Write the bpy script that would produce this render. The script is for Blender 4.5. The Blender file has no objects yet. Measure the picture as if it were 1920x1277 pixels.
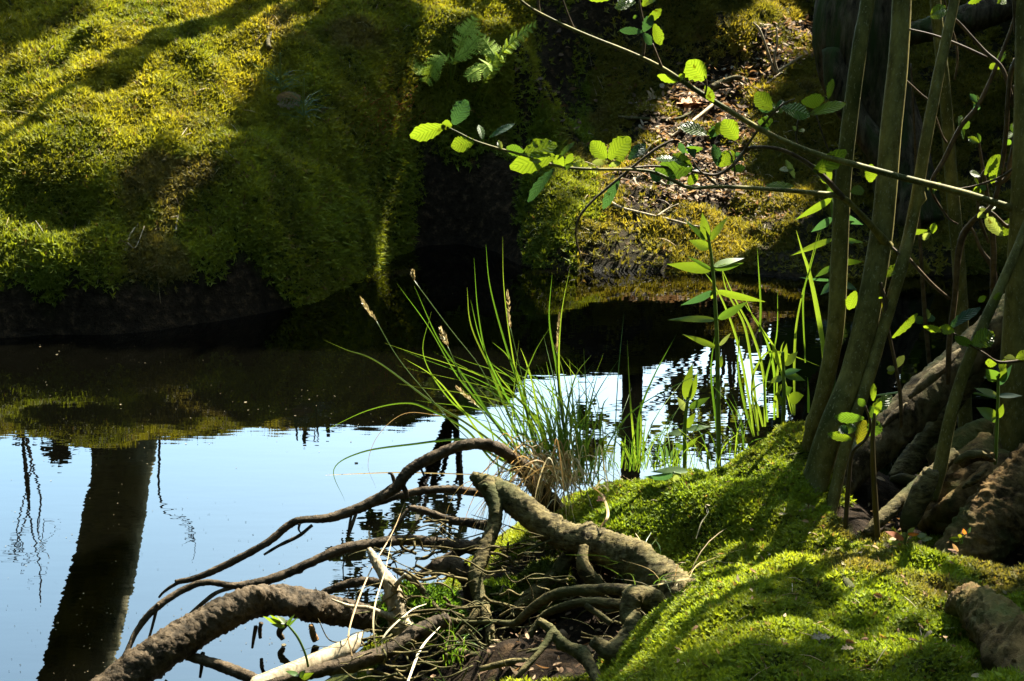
import bpy, math, random
import numpy as np
from mathutils import Vector, noise as mnoise
random.seed(7); RNG = np.random.default_rng(7)
SC = bpy.context.scene
COL = SC.collection
R = math.radians

# ------------------------------------------------------------------ camera, sky, sun, exposure
CAM_H, PITCH, HFOV = 1.6, R(18), R(36)
cam = bpy.data.cameras.new('camera'); camo = bpy.data.objects.new('camera', cam); COL.objects.link(camo)
camo.location = (0, 0, CAM_H); camo.rotation_euler = (R(90) - PITCH, 0, 0)
cam.sensor_width = 36; cam.lens = 18 / math.tan(HFOV / 2); cam.clip_start = .05; cam.clip_end = 3000
SC.camera = camo
SUN_AZ, SUN_EL = R(36), R(46)                       # measured clockwise from the view direction (+y)
SUN = np.array([math.cos(SUN_EL) * math.sin(SUN_AZ), math.cos(SUN_EL) * math.cos(SUN_AZ), math.sin(SUN_EL)])
w = bpy.data.worlds.new('World'); SC.world = w; w.use_nodes = True
nt = w.node_tree; bg = nt.nodes['Background']
sky = nt.nodes.new('ShaderNodeTexSky'); sky.sky_type = 'NISHITA'; sky.sun_disc = False
sky.sun_elevation = SUN_EL; sky.sun_rotation = SUN_AZ; sky.air_density = 1.0; sky.dust_density = 1.6; sky.ozone_density = 1.2
tn = nt.nodes.new('ShaderNodeMixRGB'); tn.blend_type = 'MULTIPLY'; tn.inputs[0].default_value = 1; tn.inputs[2].default_value = (.86, 1.0, .88, 1)
nt.links.new(sky.outputs[0], tn.inputs[1]); nt.links.new(tn.outputs[0], bg.inputs[0]); bg.inputs[1].default_value = .15
sl = bpy.data.lights.new('sun', 'SUN'); sl.energy = 5.0; sl.angle = R(.5); sl.color = (1, .93, .78)
slo = bpy.data.objects.new('sun', sl); COL.objects.link(slo); slo.location = (6, 9, 9)
slo.rotation_euler = Vector(SUN).to_track_quat('Z', 'Y').to_euler()
SC.view_settings.view_transform = 'Standard'; SC.view_settings.look = 'None'
SC.view_settings.exposure = 3.3; SC.view_settings.gamma = 1; SC.view_settings.use_curve_mapping = False
SC.cycles.max_bounces = 6; SC.cycles.diffuse_bounces = 3; SC.cycles.glossy_bounces = 3; SC.cycles.transmission_bounces = 3
SC.cycles.caustics_reflective = False; SC.cycles.caustics_refractive = False

# ------------------------------------------------------------------ photo pixel + distance -> point of the place
F = 960 / math.tan(HFOV / 2)
_f = np.array([0, math.cos(PITCH), -math.sin(PITCH)]); _u = np.array([0, math.sin(PITCH), math.cos(PITCH)])
def ray(px, py):
    return _f + np.array([(px - 960) / F, 0, 0]) + _u * ((638.5 - py) / F)
def P(px, py, Y):                                   # the point at distance y = Y seen at (px, py)
    d = ray(px, py); t = Y / d[1]
    p = d * t; p[2] += CAM_H
    return p
def PD(px, py, Y):                                  # the same and its depth (to turn widths into metres)
    d = ray(px, py); t = Y / d[1]; p = d * t; p[2] += CAM_H
    return p, t
def PW(px, py, z=0.0):                              # the point at height z seen at (px, py)
    d = ray(px, py); t = (z - CAM_H) / d[2]; p = d * t; p[2] += CAM_H
    return p
def PM(px, py, Y):                                  # the point at y = Y whose mirror image in the water is seen at (px, py)
    p = P(px, py, Y); p[2] = -p[2]; return p

# ------------------------------------------------------------------ noise (numpy gradient-free value noise, smooth)
_perm = RNG.permutation(4096); _val = RNG.random(4096) * 2 - 1
def vnoise(x, y, z=None, seed=0):
    x = np.asarray(x, float); y = np.asarray(y, float); z = np.zeros_like(x) if z is None else np.asarray(z, float)
    xi = np.floor(x).astype(int); yi = np.floor(y).astype(int); zi = np.floor(z).astype(int)
    fx = x - xi; fy = y - yi; fz = z - zi
    fx = fx * fx * (3 - 2 * fx); fy = fy * fy * (3 - 2 * fy); fz = fz * fz * (3 - 2 * fz)
    def h(a, b, c): return _val[_perm[(_perm[(_perm[(a + seed * 131) & 4095] + b) & 4095] + c) & 4095]]
    def lx(b, c): return h(xi, b, c) * (1 - fx) + h(xi + 1, b, c) * fx
    def ly(c): return lx(yi, c) * (1 - fy) + lx(yi + 1, c) * fy
    return ly(zi) * (1 - fz) + ly(zi + 1) * fz
def fbm(x, y, z=None, o=3, seed=0):
    s = 0; a = 1; t = 0
    for k in range(o):
        f = 2 ** k
        s = s + a * vnoise(np.asarray(x) * f + 17.3 * k, np.asarray(y) * f - 9.1 * k, None if z is None else np.asarray(z) * f, seed + k)
        t += a; a *= .5
    return s / t
def sstep(a, b, x):
    t = np.clip((np.asarray(x) - a) / (b - a), 0, 1); return t * t * (3 - 2 * t)

# ------------------------------------------------------------------ mesh collector
class MB:
    def __init__(s): s.v = []; s.q = []; s.t = []; s.c = []; s.uv = []; s.n = 0
    def add(s, v, quads=None, tris=None, col=(1, 1, 1), uv=None):
        v = np.asarray(v, float).reshape(-1, 3); n = len(v)
        s.v.append(v)
        if quads is not None and len(quads): s.q.append(np.asarray(quads, int).reshape(-1, 4) + s.n)
        if tris is not None and len(tris): s.t.append(np.asarray(tris, int).reshape(-1, 3) + s.n)
        c = np.asarray(col, float)
        s.c.append(np.broadcast_to(c, (n, 3)) if c.ndim == 1 else c)
        s.uv.append(np.zeros((n, 2)) if uv is None else np.asarray(uv, float).reshape(-1, 2))
        s.n += n; return s
    def build(s, name, mat, parent=None, smooth=True, loc=None):
        v = np.concatenate(s.v); c = np.concatenate(s.c); uv = np.concatenate(s.uv)
        q = np.concatenate(s.q) if s.q else np.zeros((0, 4), int); t = np.concatenate(s.t) if s.t else np.zeros((0, 3), int)
        org = np.zeros(3)
        if parent is not None: org = np.array(parent.location) if parent.parent is None else np.array(parent.parent.location) + np.array(parent.location)
        elif loc is not None: org = np.asarray(loc, float)
        me = bpy.data.meshes.new(name)
        li = np.concatenate([q.ravel(), t.ravel()]).astype(np.int32)
        ls = np.concatenate([np.arange(len(q)) * 4, len(q) * 4 + np.arange(len(t)) * 3]).astype(np.int32)
        me.vertices.add(len(v)); me.vertices.foreach_set('co', (v - org).astype(np.float32).ravel())
        me.loops.add(len(li)); me.loops.foreach_set('vertex_index', li)
        me.polygons.add(len(ls)); me.polygons.foreach_set('loop_start', ls)
        me.update(calc_edges=True)
        if smooth: me.polygons.foreach_set('use_smooth', np.ones(len(ls), bool))
        ca = me.color_attributes.new('Col', 'FLOAT_COLOR', 'POINT')
        ca.data.foreach_set('color', np.c_[c, np.ones(len(c))].astype(np.float32).ravel())
        ul = me.uv_layers.new(name='UV'); ul.data.foreach_set('uv', uv[li].astype(np.float32).ravel())
        me.materials.append(mat); me.validate(); me.update()
        o = bpy.data.objects.new(name, me); COL.objects.link(o)
        if parent is not None: o.parent = parent
        else: o.location = org
        return o
def tag(o, label=None, cat=None, group=None, kind=None):
    if label: o['label'] = label
    if cat: o['category'] = cat
    if group: o['group'] = group
    if kind: o['kind'] = kind
    return o
def thing(name, label, cat, loc=(0, 0, 0), group=None):
    o = bpy.data.objects.new(name, None); COL.objects.link(o); o.location = tuple(float(a) for a in loc)
    o.empty_display_size = .05
    return tag(o, label, cat, group)

# ------------------------------------------------------------------ tubes, blades, leaves
def spline(pts, n):                                  # Catmull-Rom through rows of pts (any width), n samples per span
    p = np.asarray(pts, float)
    if len(p) < 3: return np.array([p[0] * (1 - t) + p[1] * t for t in np.linspace(0, 1, n + 1)])
    e = np.vstack([2 * p[0] - p[1], p, 2 * p[-1] - p[-2]]); out = []
    for i in range(len(p) - 1):
        a, b, c, d = e[i:i + 4]
        for t in np.linspace(0, 1, n, endpoint=False):
            out.append(.5 * (2 * b + (c - a) * t + (2 * a - 5 * b + 4 * c - d) * t * t + (3 * b - a - 3 * c + d) * t ** 3))
    out.append(p[-1]); return np.array(out)
def unit(v): return v / (np.linalg.norm(v) + 1e-12)
def tube(mb, pts, rad, sides=10, n=6, rough=.0, freq=1.0, seed=0, ridge=0, flat=1.0, col=(1, 1, 1), cap=True, ragged=0, knots=0, crack=0):
    """lofted limb through pts with a radius per point; rough = lumpy bark relief (share of the radius)"""
    a = spline(np.c_[np.asarray(pts, float), np.asarray(rad, float)], n); c = a[:, :3]; r = np.maximum(a[:, 3], .0004)
    m = len(c); T = np.gradient(c, axis=0); T /= np.linalg.norm(T, axis=1)[:, None] + 1e-12
    u = np.cross(T[0], [0.3, .1, 1.0]); u = unit(u) if np.linalg.norm(u) > .05 else unit(np.cross(T[0], [1, 0, 0]))
    th = np.linspace(0, 2 * np.pi, sides, endpoint=False); V = []; UV = []
    L = np.r_[0, np.cumsum(np.linalg.norm(np.diff(c, axis=0), axis=1))]
    kr = np.random.default_rng(seed + 7); kn = [(kr.uniform(0, L[-1]), kr.uniform(0, 6.28), kr.uniform(.2, .5)) for _ in range(knots)]
    for i in range(m):
        u = unit(u - T[i] * (u @ T[i])); w_ = np.cross(T[i], u)
        d = np.cos(th)[:, None] * u + np.sin(th)[:, None] * w_ * flat
        rr = np.full(sides, r[i])
        if rough:
            q = c[i] + d * r[i]; f = freq / max(.012, np.median(r))
            rr = rr * (1 + rough * fbm(q[:, 0] * f, q[:, 1] * f, q[:, 2] * f, 4, seed))
        if crack:
            q = c[i] + d * r[i]; f = freq / max(.012, np.median(r)) * 4
            rr = rr * (1 - crack * np.maximum(0, .35 - np.abs(vnoise(q[:, 0] * f, q[:, 1] * f, q[:, 2] * f, seed + 3))) + crack * .5 * vnoise(q[:, 0] * f * 3, q[:, 1] * f * 3, q[:, 2] * f * 3, seed + 4))
        for kl, ka, kh in kn:
            da = np.abs((th - ka + np.pi) % (2 * np.pi) - np.pi); rr = rr * (1 + kh * np.exp(-((L[i] - kl) / (r[i] * .55)) ** 2 - (da / .5) ** 2))
        if ridge: rr = rr * (1 + ridge * np.abs(vnoise(th * 3.0 + seed, L[i] / max(r[i], .01) * .35 + th * 0, seed=seed + 5)))
        ring = c[i] + d * rr[:, None]
        if ragged and i in (0, m - 1): ring = ring + T[i] * (RNG.random(sides)[:, None] - .3) * r[i] * ragged * (1 if i else -1)
        V.append(ring); UV.append(np.c_[th / (2 * np.pi), np.full(sides, L[i])])
    V = np.concatenate(V); UV = np.concatenate(UV)
    i, j = np.meshgrid(np.arange(m - 1), np.arange(sides), indexing='ij'); j2 = (j + 1) % sides
    Q = np.stack([i * sides + j, i * sides + j2, (i + 1) * sides + j2, (i + 1) * sides + j], -1).reshape(-1, 4); Tr = []
    if cap:
        V = np.vstack([V, c[0] - T[0] * r[0] * .3, c[-1] + T[-1] * r[-1] * .3]); UV = np.vstack([UV, [0, 0], [0, L[-1]]])
        k = m * sides
        for j in range(sides):
            Tr += [(k, (j + 1) % sides, j), (k + 1, (m - 1) * sides + j, (m - 1) * sides + (j + 1) % sides)]
    mb.add(V, Q, Tr, col, UV); return mb
def tubep(mb, pp, **kw):                             # pp rows: (px, py, Y, width in photo pixels)
    pts = []; rad = []
    for px, py, Y, wd in pp:
        p, d = PD(px, py, Y); pts.append(p); rad.append(wd / 2 / F * d)
    return tube(mb, pts, rad, **kw)
def blade(mb, pts, width, col, n=5, tip=.05, fold=.25, tw=0, base=.7):
    """grass blade: V-folded tapering ribbon through pts"""
    c = spline(pts, n); m = len(c); T = np.gradient(c, axis=0); T /= np.linalg.norm(T, axis=1)[:, None] + 1e-12
    t = np.linspace(0, 1, m); view = unit(np.array([0, -1, .35])); V = []
    col = np.asarray(col, float); C = []
    for i in range(m):
        s = np.cross(T[i], view); s = unit(s); nn = np.cross(s, T[i]); a = tw + .5 * t[i]
        s = s * math.cos(a) + nn * math.sin(a); nn = np.cross(s, T[i])
        wd = width * .5 * (base + (1 - base) * min(1, t[i] * 3)) * (1 - t[i] ** 2.2 * (1 - tip))
        V += [c[i] - s * wd, c[i] + nn * wd * fold, c[i] + s * wd]
        C += [col] * 3
    i = np.arange(m - 1) * 3
    Q = np.concatenate([np.stack([i, i + 1, i + 4, i + 3], -1), np.stack([i + 1, i + 2, i + 5, i + 4], -1)])
    U = np.stack([np.tile([0, .5, 1], m), np.repeat(t, 3)], -1)
    mb.add(V, Q, None, np.array(C), U); return mb
def leaf(mb, B, T_, width, col, shape='alder', tilt=0, curl=.12, n=9, fold=.12, pleat=.05, view=None):
    """one leaf from stalk end B to tip T_; outline by shape; tilt turns it about its midrib"""
    B = np.asarray(B, float); T_ = np.asarray(T_, float); ax = T_ - B; L = np.linalg.norm(ax); ax = ax / L
    view = unit(np.array([0, -1, .35])) if view is None else view
    s = unit(np.cross(ax, view)); nn = np.cross(s, ax)
    s, nn = s * math.cos(tilt) + nn * math.sin(tilt), nn * math.cos(tilt) - s * math.sin(tilt)
    t = np.linspace(0, 1, n)
    if shape == 'alder': wv = (np.sin(np.pi * np.clip(t, 0, 1) ** 1.25) ** .55) * (.72 + .35 * t); wv[-1] = .18
    elif shape == 'lance': wv = np.sin(np.pi * t ** .75) ** .9
    elif shape == 'oak': wv = (np.sin(np.pi * t ** 1.1) ** .7) * (.75 + .35 * np.cos(t * 22))
    else: wv = np.sin(np.pi * t ** .9) ** .8
    tooth = 1 + (.07 * np.where(np.arange(n) % 2, 1, -1) if shape == 'alder' else 0)
    V = []; U = []
    us = [-1, -.5, 0, .5, 1]
    for i in range(n):
        for uu in us:
            x = uu * wv[i] * width / 2 * (tooth[i] if (abs(uu) == 1 and shape == 'alder') else 1)
            z = fold * abs(x) - curl * L * (t[i] ** 2) + (pleat * width * (.5 if (i % 2) else -.5) * (abs(uu)) if pleat else 0)
            V.append(B + ax * L * (t[i] - (.04 * abs(uu) if 0 < i < n - 1 else 0)) + s * x + nn * z); U.append(((uu + 1) / 2, t[i]))
    i, j = np.meshgrid(np.arange(n - 1), np.arange(4), indexing='ij')
    Q = np.stack([i * 5 + j, i * 5 + j + 1, i * 5 + j + 6, i * 5 + j + 5], -1).reshape(-1, 4)
    mb.add(V, Q, None, col, U); return mb
def sprigs(mb, pos, nor, size, col, k=6, spread=(25, 75), wide=.32, lean=.45, rng=RNG):
    """moss shoots: k small pointed leaflets round a wobbling axis, fully vectorised"""
    N = len(pos); ax = nor + rng.normal(0, lean, (N, 3)); ax /= np.linalg.norm(ax, axis=1)[:, None]
    t1 = np.cross(ax, rng.normal(0, 1, (N, 3))); t1 /= np.linalg.norm(t1, axis=1)[:, None]; t2 = np.cross(ax, t1)
    V = np.zeros((N, k, 3, 3)); C = np.zeros((N, k, 3, 3)); a0 = rng.random(N) * 6.28
    for j in range(k):
        a = a0 + j * 2.399 + rng.normal(0, .3, N); sp = np.radians(rng.uniform(spread[0], spread[1], N))
        rad = np.cos(a)[:, None] * t1 + np.sin(a)[:, None] * t2; tan = -np.sin(a)[:, None] * t1 + np.cos(a)[:, None] * t2
        L = size * rng.uniform(.7, 1.25, N); b = pos + ax * (size * (.05 + .5 * j / k))[:, None]
        V[:, j, 0] = b - tan * (L * wide / 2)[:, None]; V[:, j, 1] = b + tan * (L * wide / 2)[:, None]
        V[:, j, 2] = b + (np.cos(sp)[:, None] * ax + np.sin(sp)[:, None] * rad) * L[:, None]
        C[:, j] = (col * rng.uniform(.85, 1.18, (N, 1)))[:, None]
    mb.add(V.reshape(-1, 3), None, np.arange(N * k * 3).reshape(-1, 3), C.reshape(-1, 3)); return mb

# ------------------------------------------------------------------ materials
def nodes_of(name):
    m = bpy.data.materials.new(name); m.use_nodes = True; t = m.node_tree
    return m, t, t.nodes, t.links, t.nodes['Principled BSDF'], t.nodes['Material Output']
def ramp(N, stops):
    r = N.new('ShaderNodeValToRGB'); e = r.color_ramp.elements
    while len(e) < len(stops): e.new(.5)
    for k, (p, c) in enumerate(stops): e[k].position = p; e[k].color = (*c, 1)
    return r
def tex(N, L, scale, detail=5, vec=None, rough=.6, kind='ShaderNodeTexNoise'):
    x = N.new(kind); x.inputs['Scale'].default_value = scale
    if 'Detail' in x.inputs: x.inputs['Detail'].default_value = detail
    if 'Roughness' in x.inputs: x.inputs['Roughness'].default_value = rough
    if vec is not None: L.new(vec, x.inputs['Vector'])
    return x
def mapping(N, L, scale, src='Object'):
    tc = N.new('ShaderNodeTexCoord'); mp = N.new('ShaderNodeMapping'); mp.inputs['Scale'].default_value = scale
    L.new(tc.outputs[src], mp.inputs['Vector']); return mp.outputs[0]
def bark_mat(name, dark, light, scale=30, bump=.6, stretch=(1, 1, 1), rough=.85, green=None, fleck=None, dist=.004):
    m, t, N, L, p, out = nodes_of(name)
    v = mapping(N, L, stretch); n1 = tex(N, L, scale, 8, v, .68); n2 = tex(N, L, scale * .22, 4, v)
    mx = N.new('ShaderNodeMath'); mx.operation = 'MULTIPLY_ADD'; mx.inputs[1].default_value = .6
    L.new(n1.outputs['Fac'], mx.inputs[0])
    m2 = N.new('ShaderNodeMath'); m2.operation = 'MULTIPLY'; m2.inputs[1].default_value = .4; L.new(n2.outputs['Fac'], m2.inputs[0]); L.new(m2.outputs[0], mx.inputs[2])
    r = ramp(N, [(.40, dark), (.60, light)]); L.new(mx.outputs[0], r.inputs[0]); c = r.outputs[0]
    if green:
        g = tex(N, L, 7, 5, v); gr = ramp(N, [(.46, (0, 0, 0)), (.62, (1, 1, 1))]); L.new(g.outputs['Fac'], gr.inputs[0])
        mg = N.new('ShaderNodeMixRGB'); L.new(gr.outputs[0], mg.inputs[0]); L.new(c, mg.inputs[1]); mg.inputs[2].default_value = (*green, 1); c = mg.outputs[0]
    if fleck:
        f = tex(N, L, 260, 2, v); fr = ramp(N, [(.61, (0, 0, 0)), (.68, (1, 1, 1))]); L.new(f.outputs['Fac'], fr.inputs[0])
        mf = N.new('ShaderNodeMixRGB'); L.new(fr.outputs[0], mf.inputs[0]); L.new(c, mf.inputs[1]); mf.inputs[2].default_value = (*fleck, 1); c = mf.outputs[0]
    L.new(c, p.inputs['Base Color']); p.inputs['Roughness'].default_value = rough; p.inputs['Specular IOR Level'].default_value = .06
    b = N.new('ShaderNodeBump'); b.inputs['Strength'].default_value = bump; b.inputs['Distance'].default_value = dist
    L.new(mx.outputs[0], b.inputs['Height']); L.new(b.outputs[0], p.inputs['Normal'])
    return m
def leaf_mat(name, trans=.5, rough=.45, veins=0, tint=(1.15, 1.1, .55), spec=.35, spots=0):
    """colour from the Col attribute; light that passes through is yellower"""
    m, t, N, L, p, out = nodes_of(name)
    at = N.new('ShaderNodeAttribute'); at.attribute_name = 'Col'; c = at.outputs['Color']
    if veins:
        tc = N.new('ShaderNodeTexCoord'); sp = N.new('ShaderNodeSeparateXYZ'); L.new(tc.outputs['UV'], sp.inputs[0])
        a = N.new('ShaderNodeMath'); a.operation = 'SUBTRACT'; a.inputs[1].default_value = .5; L.new(sp.outputs[0], a.inputs[0])
        b = N.new('ShaderNodeMath'); b.operation = 'ABSOLUTE'; L.new(a.outputs[0], b.inputs[0])
        d = N.new('ShaderNodeMath'); d.operation = 'MULTIPLY_ADD'; d.inputs[1].default_value = -.55; L.new(b.outputs[0], d.inputs[0]); L.new(sp.outputs[1], d.inputs[2])
        e = N.new('ShaderNodeMath'); e.operation = 'MULTIPLY'; e.inputs[1].default_value = veins * 6.283; L.new(d.outputs[0], e.inputs[0])
        f = N.new('ShaderNodeMath'); f.operation = 'SINE'; L.new(e.outputs[0], f.inputs[0])
        g = ramp(N, [(.55, (1, 1, 1)), (1, (.62, .66, .6))]); mr = N.new('ShaderNodeMath'); mr.operation = 'MULTIPLY_ADD'; mr.inputs[1].default_value = .5; mr.inputs[2].default_value = .5
        L.new(f.outputs[0], mr.inputs[0]); L.new(mr.outputs[0], g.inputs[0])
        h = ramp(N, [(.0, (1.25, 1.25, 1.1)), (.03, (1, 1, 1))]); L.new(b.outputs[0], h.inputs[0])
        m1 = N.new('ShaderNodeMixRGB'); m1.blend_type = 'MULTIPLY'; m1.inputs[0].default_value = 1; L.new(c, m1.inputs[1]); L.new(g.outputs[0], m1.inputs[2])
        m2 = N.new('ShaderNodeMixRGB'); m2.blend_type = 'MULTIPLY'; m2.inputs[0].default_value = 1; L.new(m1.outputs[0], m2.inputs[1]); L.new(h.outputs[0], m2.inputs[2]); c = m2.outputs[0]
        bp = N.new('ShaderNodeBump'); bp.inputs['Strength'].default_value = .5; bp.inputs['Distance'].default_value = .002; L.new(f.outputs[0], bp.inputs['Height']); L.new(bp.outputs[0], p.inputs['Normal'])
    if spots:
        v = mapping(N, L, (1, 1, 1)); x = tex(N, L, spots, 3, v); rr = ramp(N, [(.62, (1, 1, 1)), (.70, (.35, .25, .12))]); L.new(x.outputs['Fac'], rr.inputs[0])
        m3 = N.new('ShaderNodeMixRGB'); m3.blend_type = 'MULTIPLY'; m3.inputs[0].default_value = 1; L.new(c, m3.inputs[1]); L.new(rr.outputs[0], m3.inputs[2]); c = m3.outputs[0]
    L.new(c, p.inputs['Base Color']); p.inputs['Roughness'].default_value = rough; p.inputs['Specular IOR Level'].default_value = spec
    tr = N.new('ShaderNodeBsdfTranslucent'); mt = N.new('ShaderNodeMixRGB'); mt.blend_type = 'MULTIPLY'; mt.inputs[0].default_value = 1
    mt.inputs[2].default_value = (*tint, 1); L.new(c, mt.inputs[1]); L.new(mt.outputs[0], tr.inputs['Color'])
    ms = N.new('ShaderNodeMixShader'); ms.inputs[0].default_value = trans; L.new(p.outputs[0], ms.inputs[1]); L.new(tr.outputs[0], ms.inputs[2]); L.new(ms.outputs[0], out.inputs['Surface'])
    return m
M = {}
M['moss'] = leaf_mat('moss', .45, .7, 0, (1.2, 1.12, .55), .15)
M['leaf'] = leaf_mat('alder_leaf', .55, .45, 9, (1.25, 1.15, .45), .3, 60)
M['lance'] = leaf_mat('herb_leaf', .5, .42, 0, (1.2, 1.12, .5), .45)
M['grass'] = leaf_mat('grass', .4, .45, 0, (1.15, 1.1, .5), .4)
M['straw'] = leaf_mat('straw', .3, .6, 0, (1.1, 1.0, .8), .3)
M['litter'] = leaf_mat('dead_leaf', .25, .75, 6, (1.2, .95, .6), .08)
M['stem'] = bark_mat('alder_bark', (.055, .047, .014), (.155, .135, .042), 60, .5, (1, 1, .5), .62, (.032, .036, .010), (.15, .14, .08), .002)
M['twig'] = bark_mat('twig_bark', (.02, .014, .008), (.075, .056, .034), 60, .4, (1, 1, 1), .6, dist=.001)
M['log'] = bark_mat('wet_log_bark', (.008, .006, .003), (.062, .045, .027), 70, 1.0, (1, 1, 1), .72, None, None, .010)
M['root'] = bark_mat('root_bark', (.013, .010, .004), (.11, .088, .036), 80, 1.0, (.6, 1, 1.6), .8, (.028, .030, .010), None, .010)
M['old'] = bark_mat('old_bark', (.012, .008, .005), (.11, .082, .050), 22, 1, (2.2, 2.2, .5), .9, (.03, .04, .012), None, .02)
M['bleached'] = bark_mat('bleached_wood', (.09, .07, .04), (.27, .225, .15), 30, .6, (5, 5, .6), .7, None, None, .002)
M['rot'] = bark_mat('rotten_wood', (.05, .025, .010), (.24, .13, .05), 50, .8, (1, 1, 1), .9, None, None, .005)
M['rotlog'] = bark_mat('rotten_log', (.012, .009, .004), (.115, .092, .05), 30, 1, (1.2, 1.2, .8), .9, (.05, .055, .02), None, .012)
M['pale'] = bark_mat('pale_bark', (.25, .22, .10), (.5, .45, .27), 14, .8, (1.5, 1.5, .6), .9, (.12, .12, .05), None, .01)
M['stool'] = bark_mat('alder_stool', (.016, .010, .004), (.13, .082, .032), 40, 1, (1, 1, 1), .9, (.045, .048, .014), None, .012)
# ================================================================== THE LAND
# shore of the pond in plan (far shore read off the photo at water level, near shore likewise)
far_shore = [PW(a, b) for a, b in [(-500, 660), (-250, 648), (0, 636), (200, 628), (400, 606), (560, 574), (630, 548), (690, 512), (740, 480), (800, 462), (870, 458), (930, 472), (975, 500), (1060, 510), (1170, 514), (1300, 516), (1400, 514), (1500, 522), (1650, 524), (1800, 516), (1950, 512), (2200, 505)]]
near_shore = [(1.9, 4.1), (1.5, 3.9), (1.15, 3.75), (.80, 3.62), (.62, 3.52), (.5, 3.5), (.36, 3.5)] + [tuple(PW(a, b)[:2]) for a, b in [(1130, 915), (1045, 935), (985, 955), (910, 1010), (840, 1070), (775, 1130), (705, 1185), (640, 1235), (560, 1290), (420, 1420), (200, 1650)]] + [(-1.0, 1.3), (-2.5, .6)]
poly = [(-14, far_shore[0][1] - .6)] + [(p[0], p[1]) for p in far_shore] + [(4.5, 5.9), (14, 6.6), (14, 5.0), (4, 4.5)] + near_shore + [(-6, -2), (-14, -4)]
poly = np.array(poly)
def pond_sd(x, y):                                   # > 0 on land, < 0 over water: distance to the shore
    x = np.asarray(x, float).ravel(); y = np.asarray(y, float).ravel(); d = np.full(x.shape, 1e9); ins = np.zeros(x.shape, bool)
    for a, b in zip(poly, np.roll(poly, -1, 0)):
        e = b - a; t = np.clip(((x - a[0]) * e[0] + (y - a[1]) * e[1]) / (e @ e), 0, 1)
        d = np.minimum(d, np.hypot(x - a[0] - t * e[0], y - a[1] - t * e[1]))
        c = ((a[1] > y) != (b[1] > y)); xi = a[0] + (y - a[1]) / (e[1] if abs(e[1]) > 1e-9 else 1e-9) * e[0]
        ins ^= c & (x < xi)
    return np.where(ins, -d, d)
ctrl = [P(*a) for a in [
    # left bank
    (-100, 400, 5.28), (60, 392, 5.3), (165, 396, 5.3), (100, 440, 5.12), (0, 445, 5.12), (100, 470, 5.05), (100, 520, 5.0), (0, 520, 5.0), (250, 428, 5.28), (335, 425, 5.27), (280, 480, 5.1), (300, 510, 5.06), (60, 330, 5.36), (450, 480, 5.2), (0, 300, 5.5), (0, 150, 6.0), (0, 0, 6.6), (-300, 300, 5.5), (-300, 0, 6.6), (300, 250, 5.6), (200, 275, 5.47), (200, 345, 5.33),
    (330, 120, 6.05), (550, 60, 6.3), (420, 330, 5.42), (600, 450, 5.33), (600, 300, 5.7), (480, 200, 5.9), (700, 205, 6.1), (660, 370, 5.66), (760, 60, 6.42), (860, 30, 6.56), (950, 25, 6.62),
    (600, 0, 6.6), (300, 0, 6.6), (780, 330, 5.95), (740, 250, 6.08), (820, 200, 6.35),
    # hollow and its back
    (850, 300, 6.25), (850, 420, 5.95), (960, 235, 6.44), (930, 130, 6.78), (1000, 330, 6.15), (1100, 160, 7.15), (1040, 80, 7.2), (1180, 60, 7.3), (1300, 30, 7.4),
    # right bank
    (1000, 450, 5.88), (1200, 400, 6.05), (1200, 300, 6.5), (1200, 215, 6.9), (1080, 250, 6.7), (1400, 400, 6.05), (1400, 300, 6.45), (1450, 200, 6.85), (1470, 155, 7.02), (1480, 90, 7.35), (1500, 20, 7.75), (1300, 130, 7.25), (1440, 30, 7.5),
    (1600, 400, 6.1), (1600, 260, 6.6), (1750, 400, 6.05), (1900, 400, 6.02), (1750, 220, 6.75), (1900, 220, 6.7), (1750, 60, 7.3), (1900, 60, 7.2), (2100, 300, 6.3), (2100, 60, 7.0),
    # near bank
    (1130, 890, 3.1), (1250, 884, 3.12), (1340, 874, 3.14), (1430, 818, 3.1), (1490, 786, 3.08), (1545, 800, 3.08), (1250, 960, 2.85), (1120, 965, 2.86), (1540, 912, 2.9), (1440, 900, 2.9), (1560, 1010, 2.6), (1450, 1060, 2.44), (1300, 1085, 2.4),
    (1560, 1277, 1.85), (1250, 1277, 1.9), (1850, 1075, 2.42), (1920, 1270, 1.8), (1250, 1160, 2.2), (1660, 1030, 2.52), (1920, 1060, 2.45), (1600, 1150, 2.15), (1760, 1160, 2.12), (2050, 1060, 2.45),
    (1000, 1200, 2.55), (800, 1255, 2.7), (900, 1130, 2.85), (1020, 1060, 2.95), (1185, 1250, 2.2), (1090, 1277, 2.35), (1100, 1120, 2.78), (1180, 1150, 2.64), (1200, 1195, 2.5), (1060, 1100, 2.85), (1150, 1095, 2.78), (1215, 1110, 2.72),
    (1700, 985, 2.95), (1620, 950, 2.95), (1850, 985, 2.95), (1740, 900, 3.3), (1860, 880, 3.3), (2000, 950, 3.0)]]
ctrl += [np.array(a, float) for a in [(-4, 8, 1.25), (-2, 7.6, 1.15), (0, 8.2, 1.25), (2, 9, 1.2), (4, 9, 1.25), (-5, 6, .9), (6, 7.5, .9), (-3, 5.3, .5), (3.4, 6.6, .4),
         (2.2, 2.6, .45), (1.5, 1.2, .6), (0, 1.0, .5), (-.5, 1.2, .3), (0, -.5, .55), (2.5, 0, .7), (3, 3.4, .3)]]
ctrl = np.array(ctrl)
def _tps(r2): return np.where(r2 > 0, r2 * np.log(np.maximum(r2, 1e-12)), 0)
_c = ctrl[:, :2]; _n = len(_c)
_A = np.zeros((_n + 3, _n + 3)); _A[:_n, :_n] = _tps(((_c[:, None] - _c[None]) ** 2).sum(-1)) + np.eye(_n) * .0015
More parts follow.
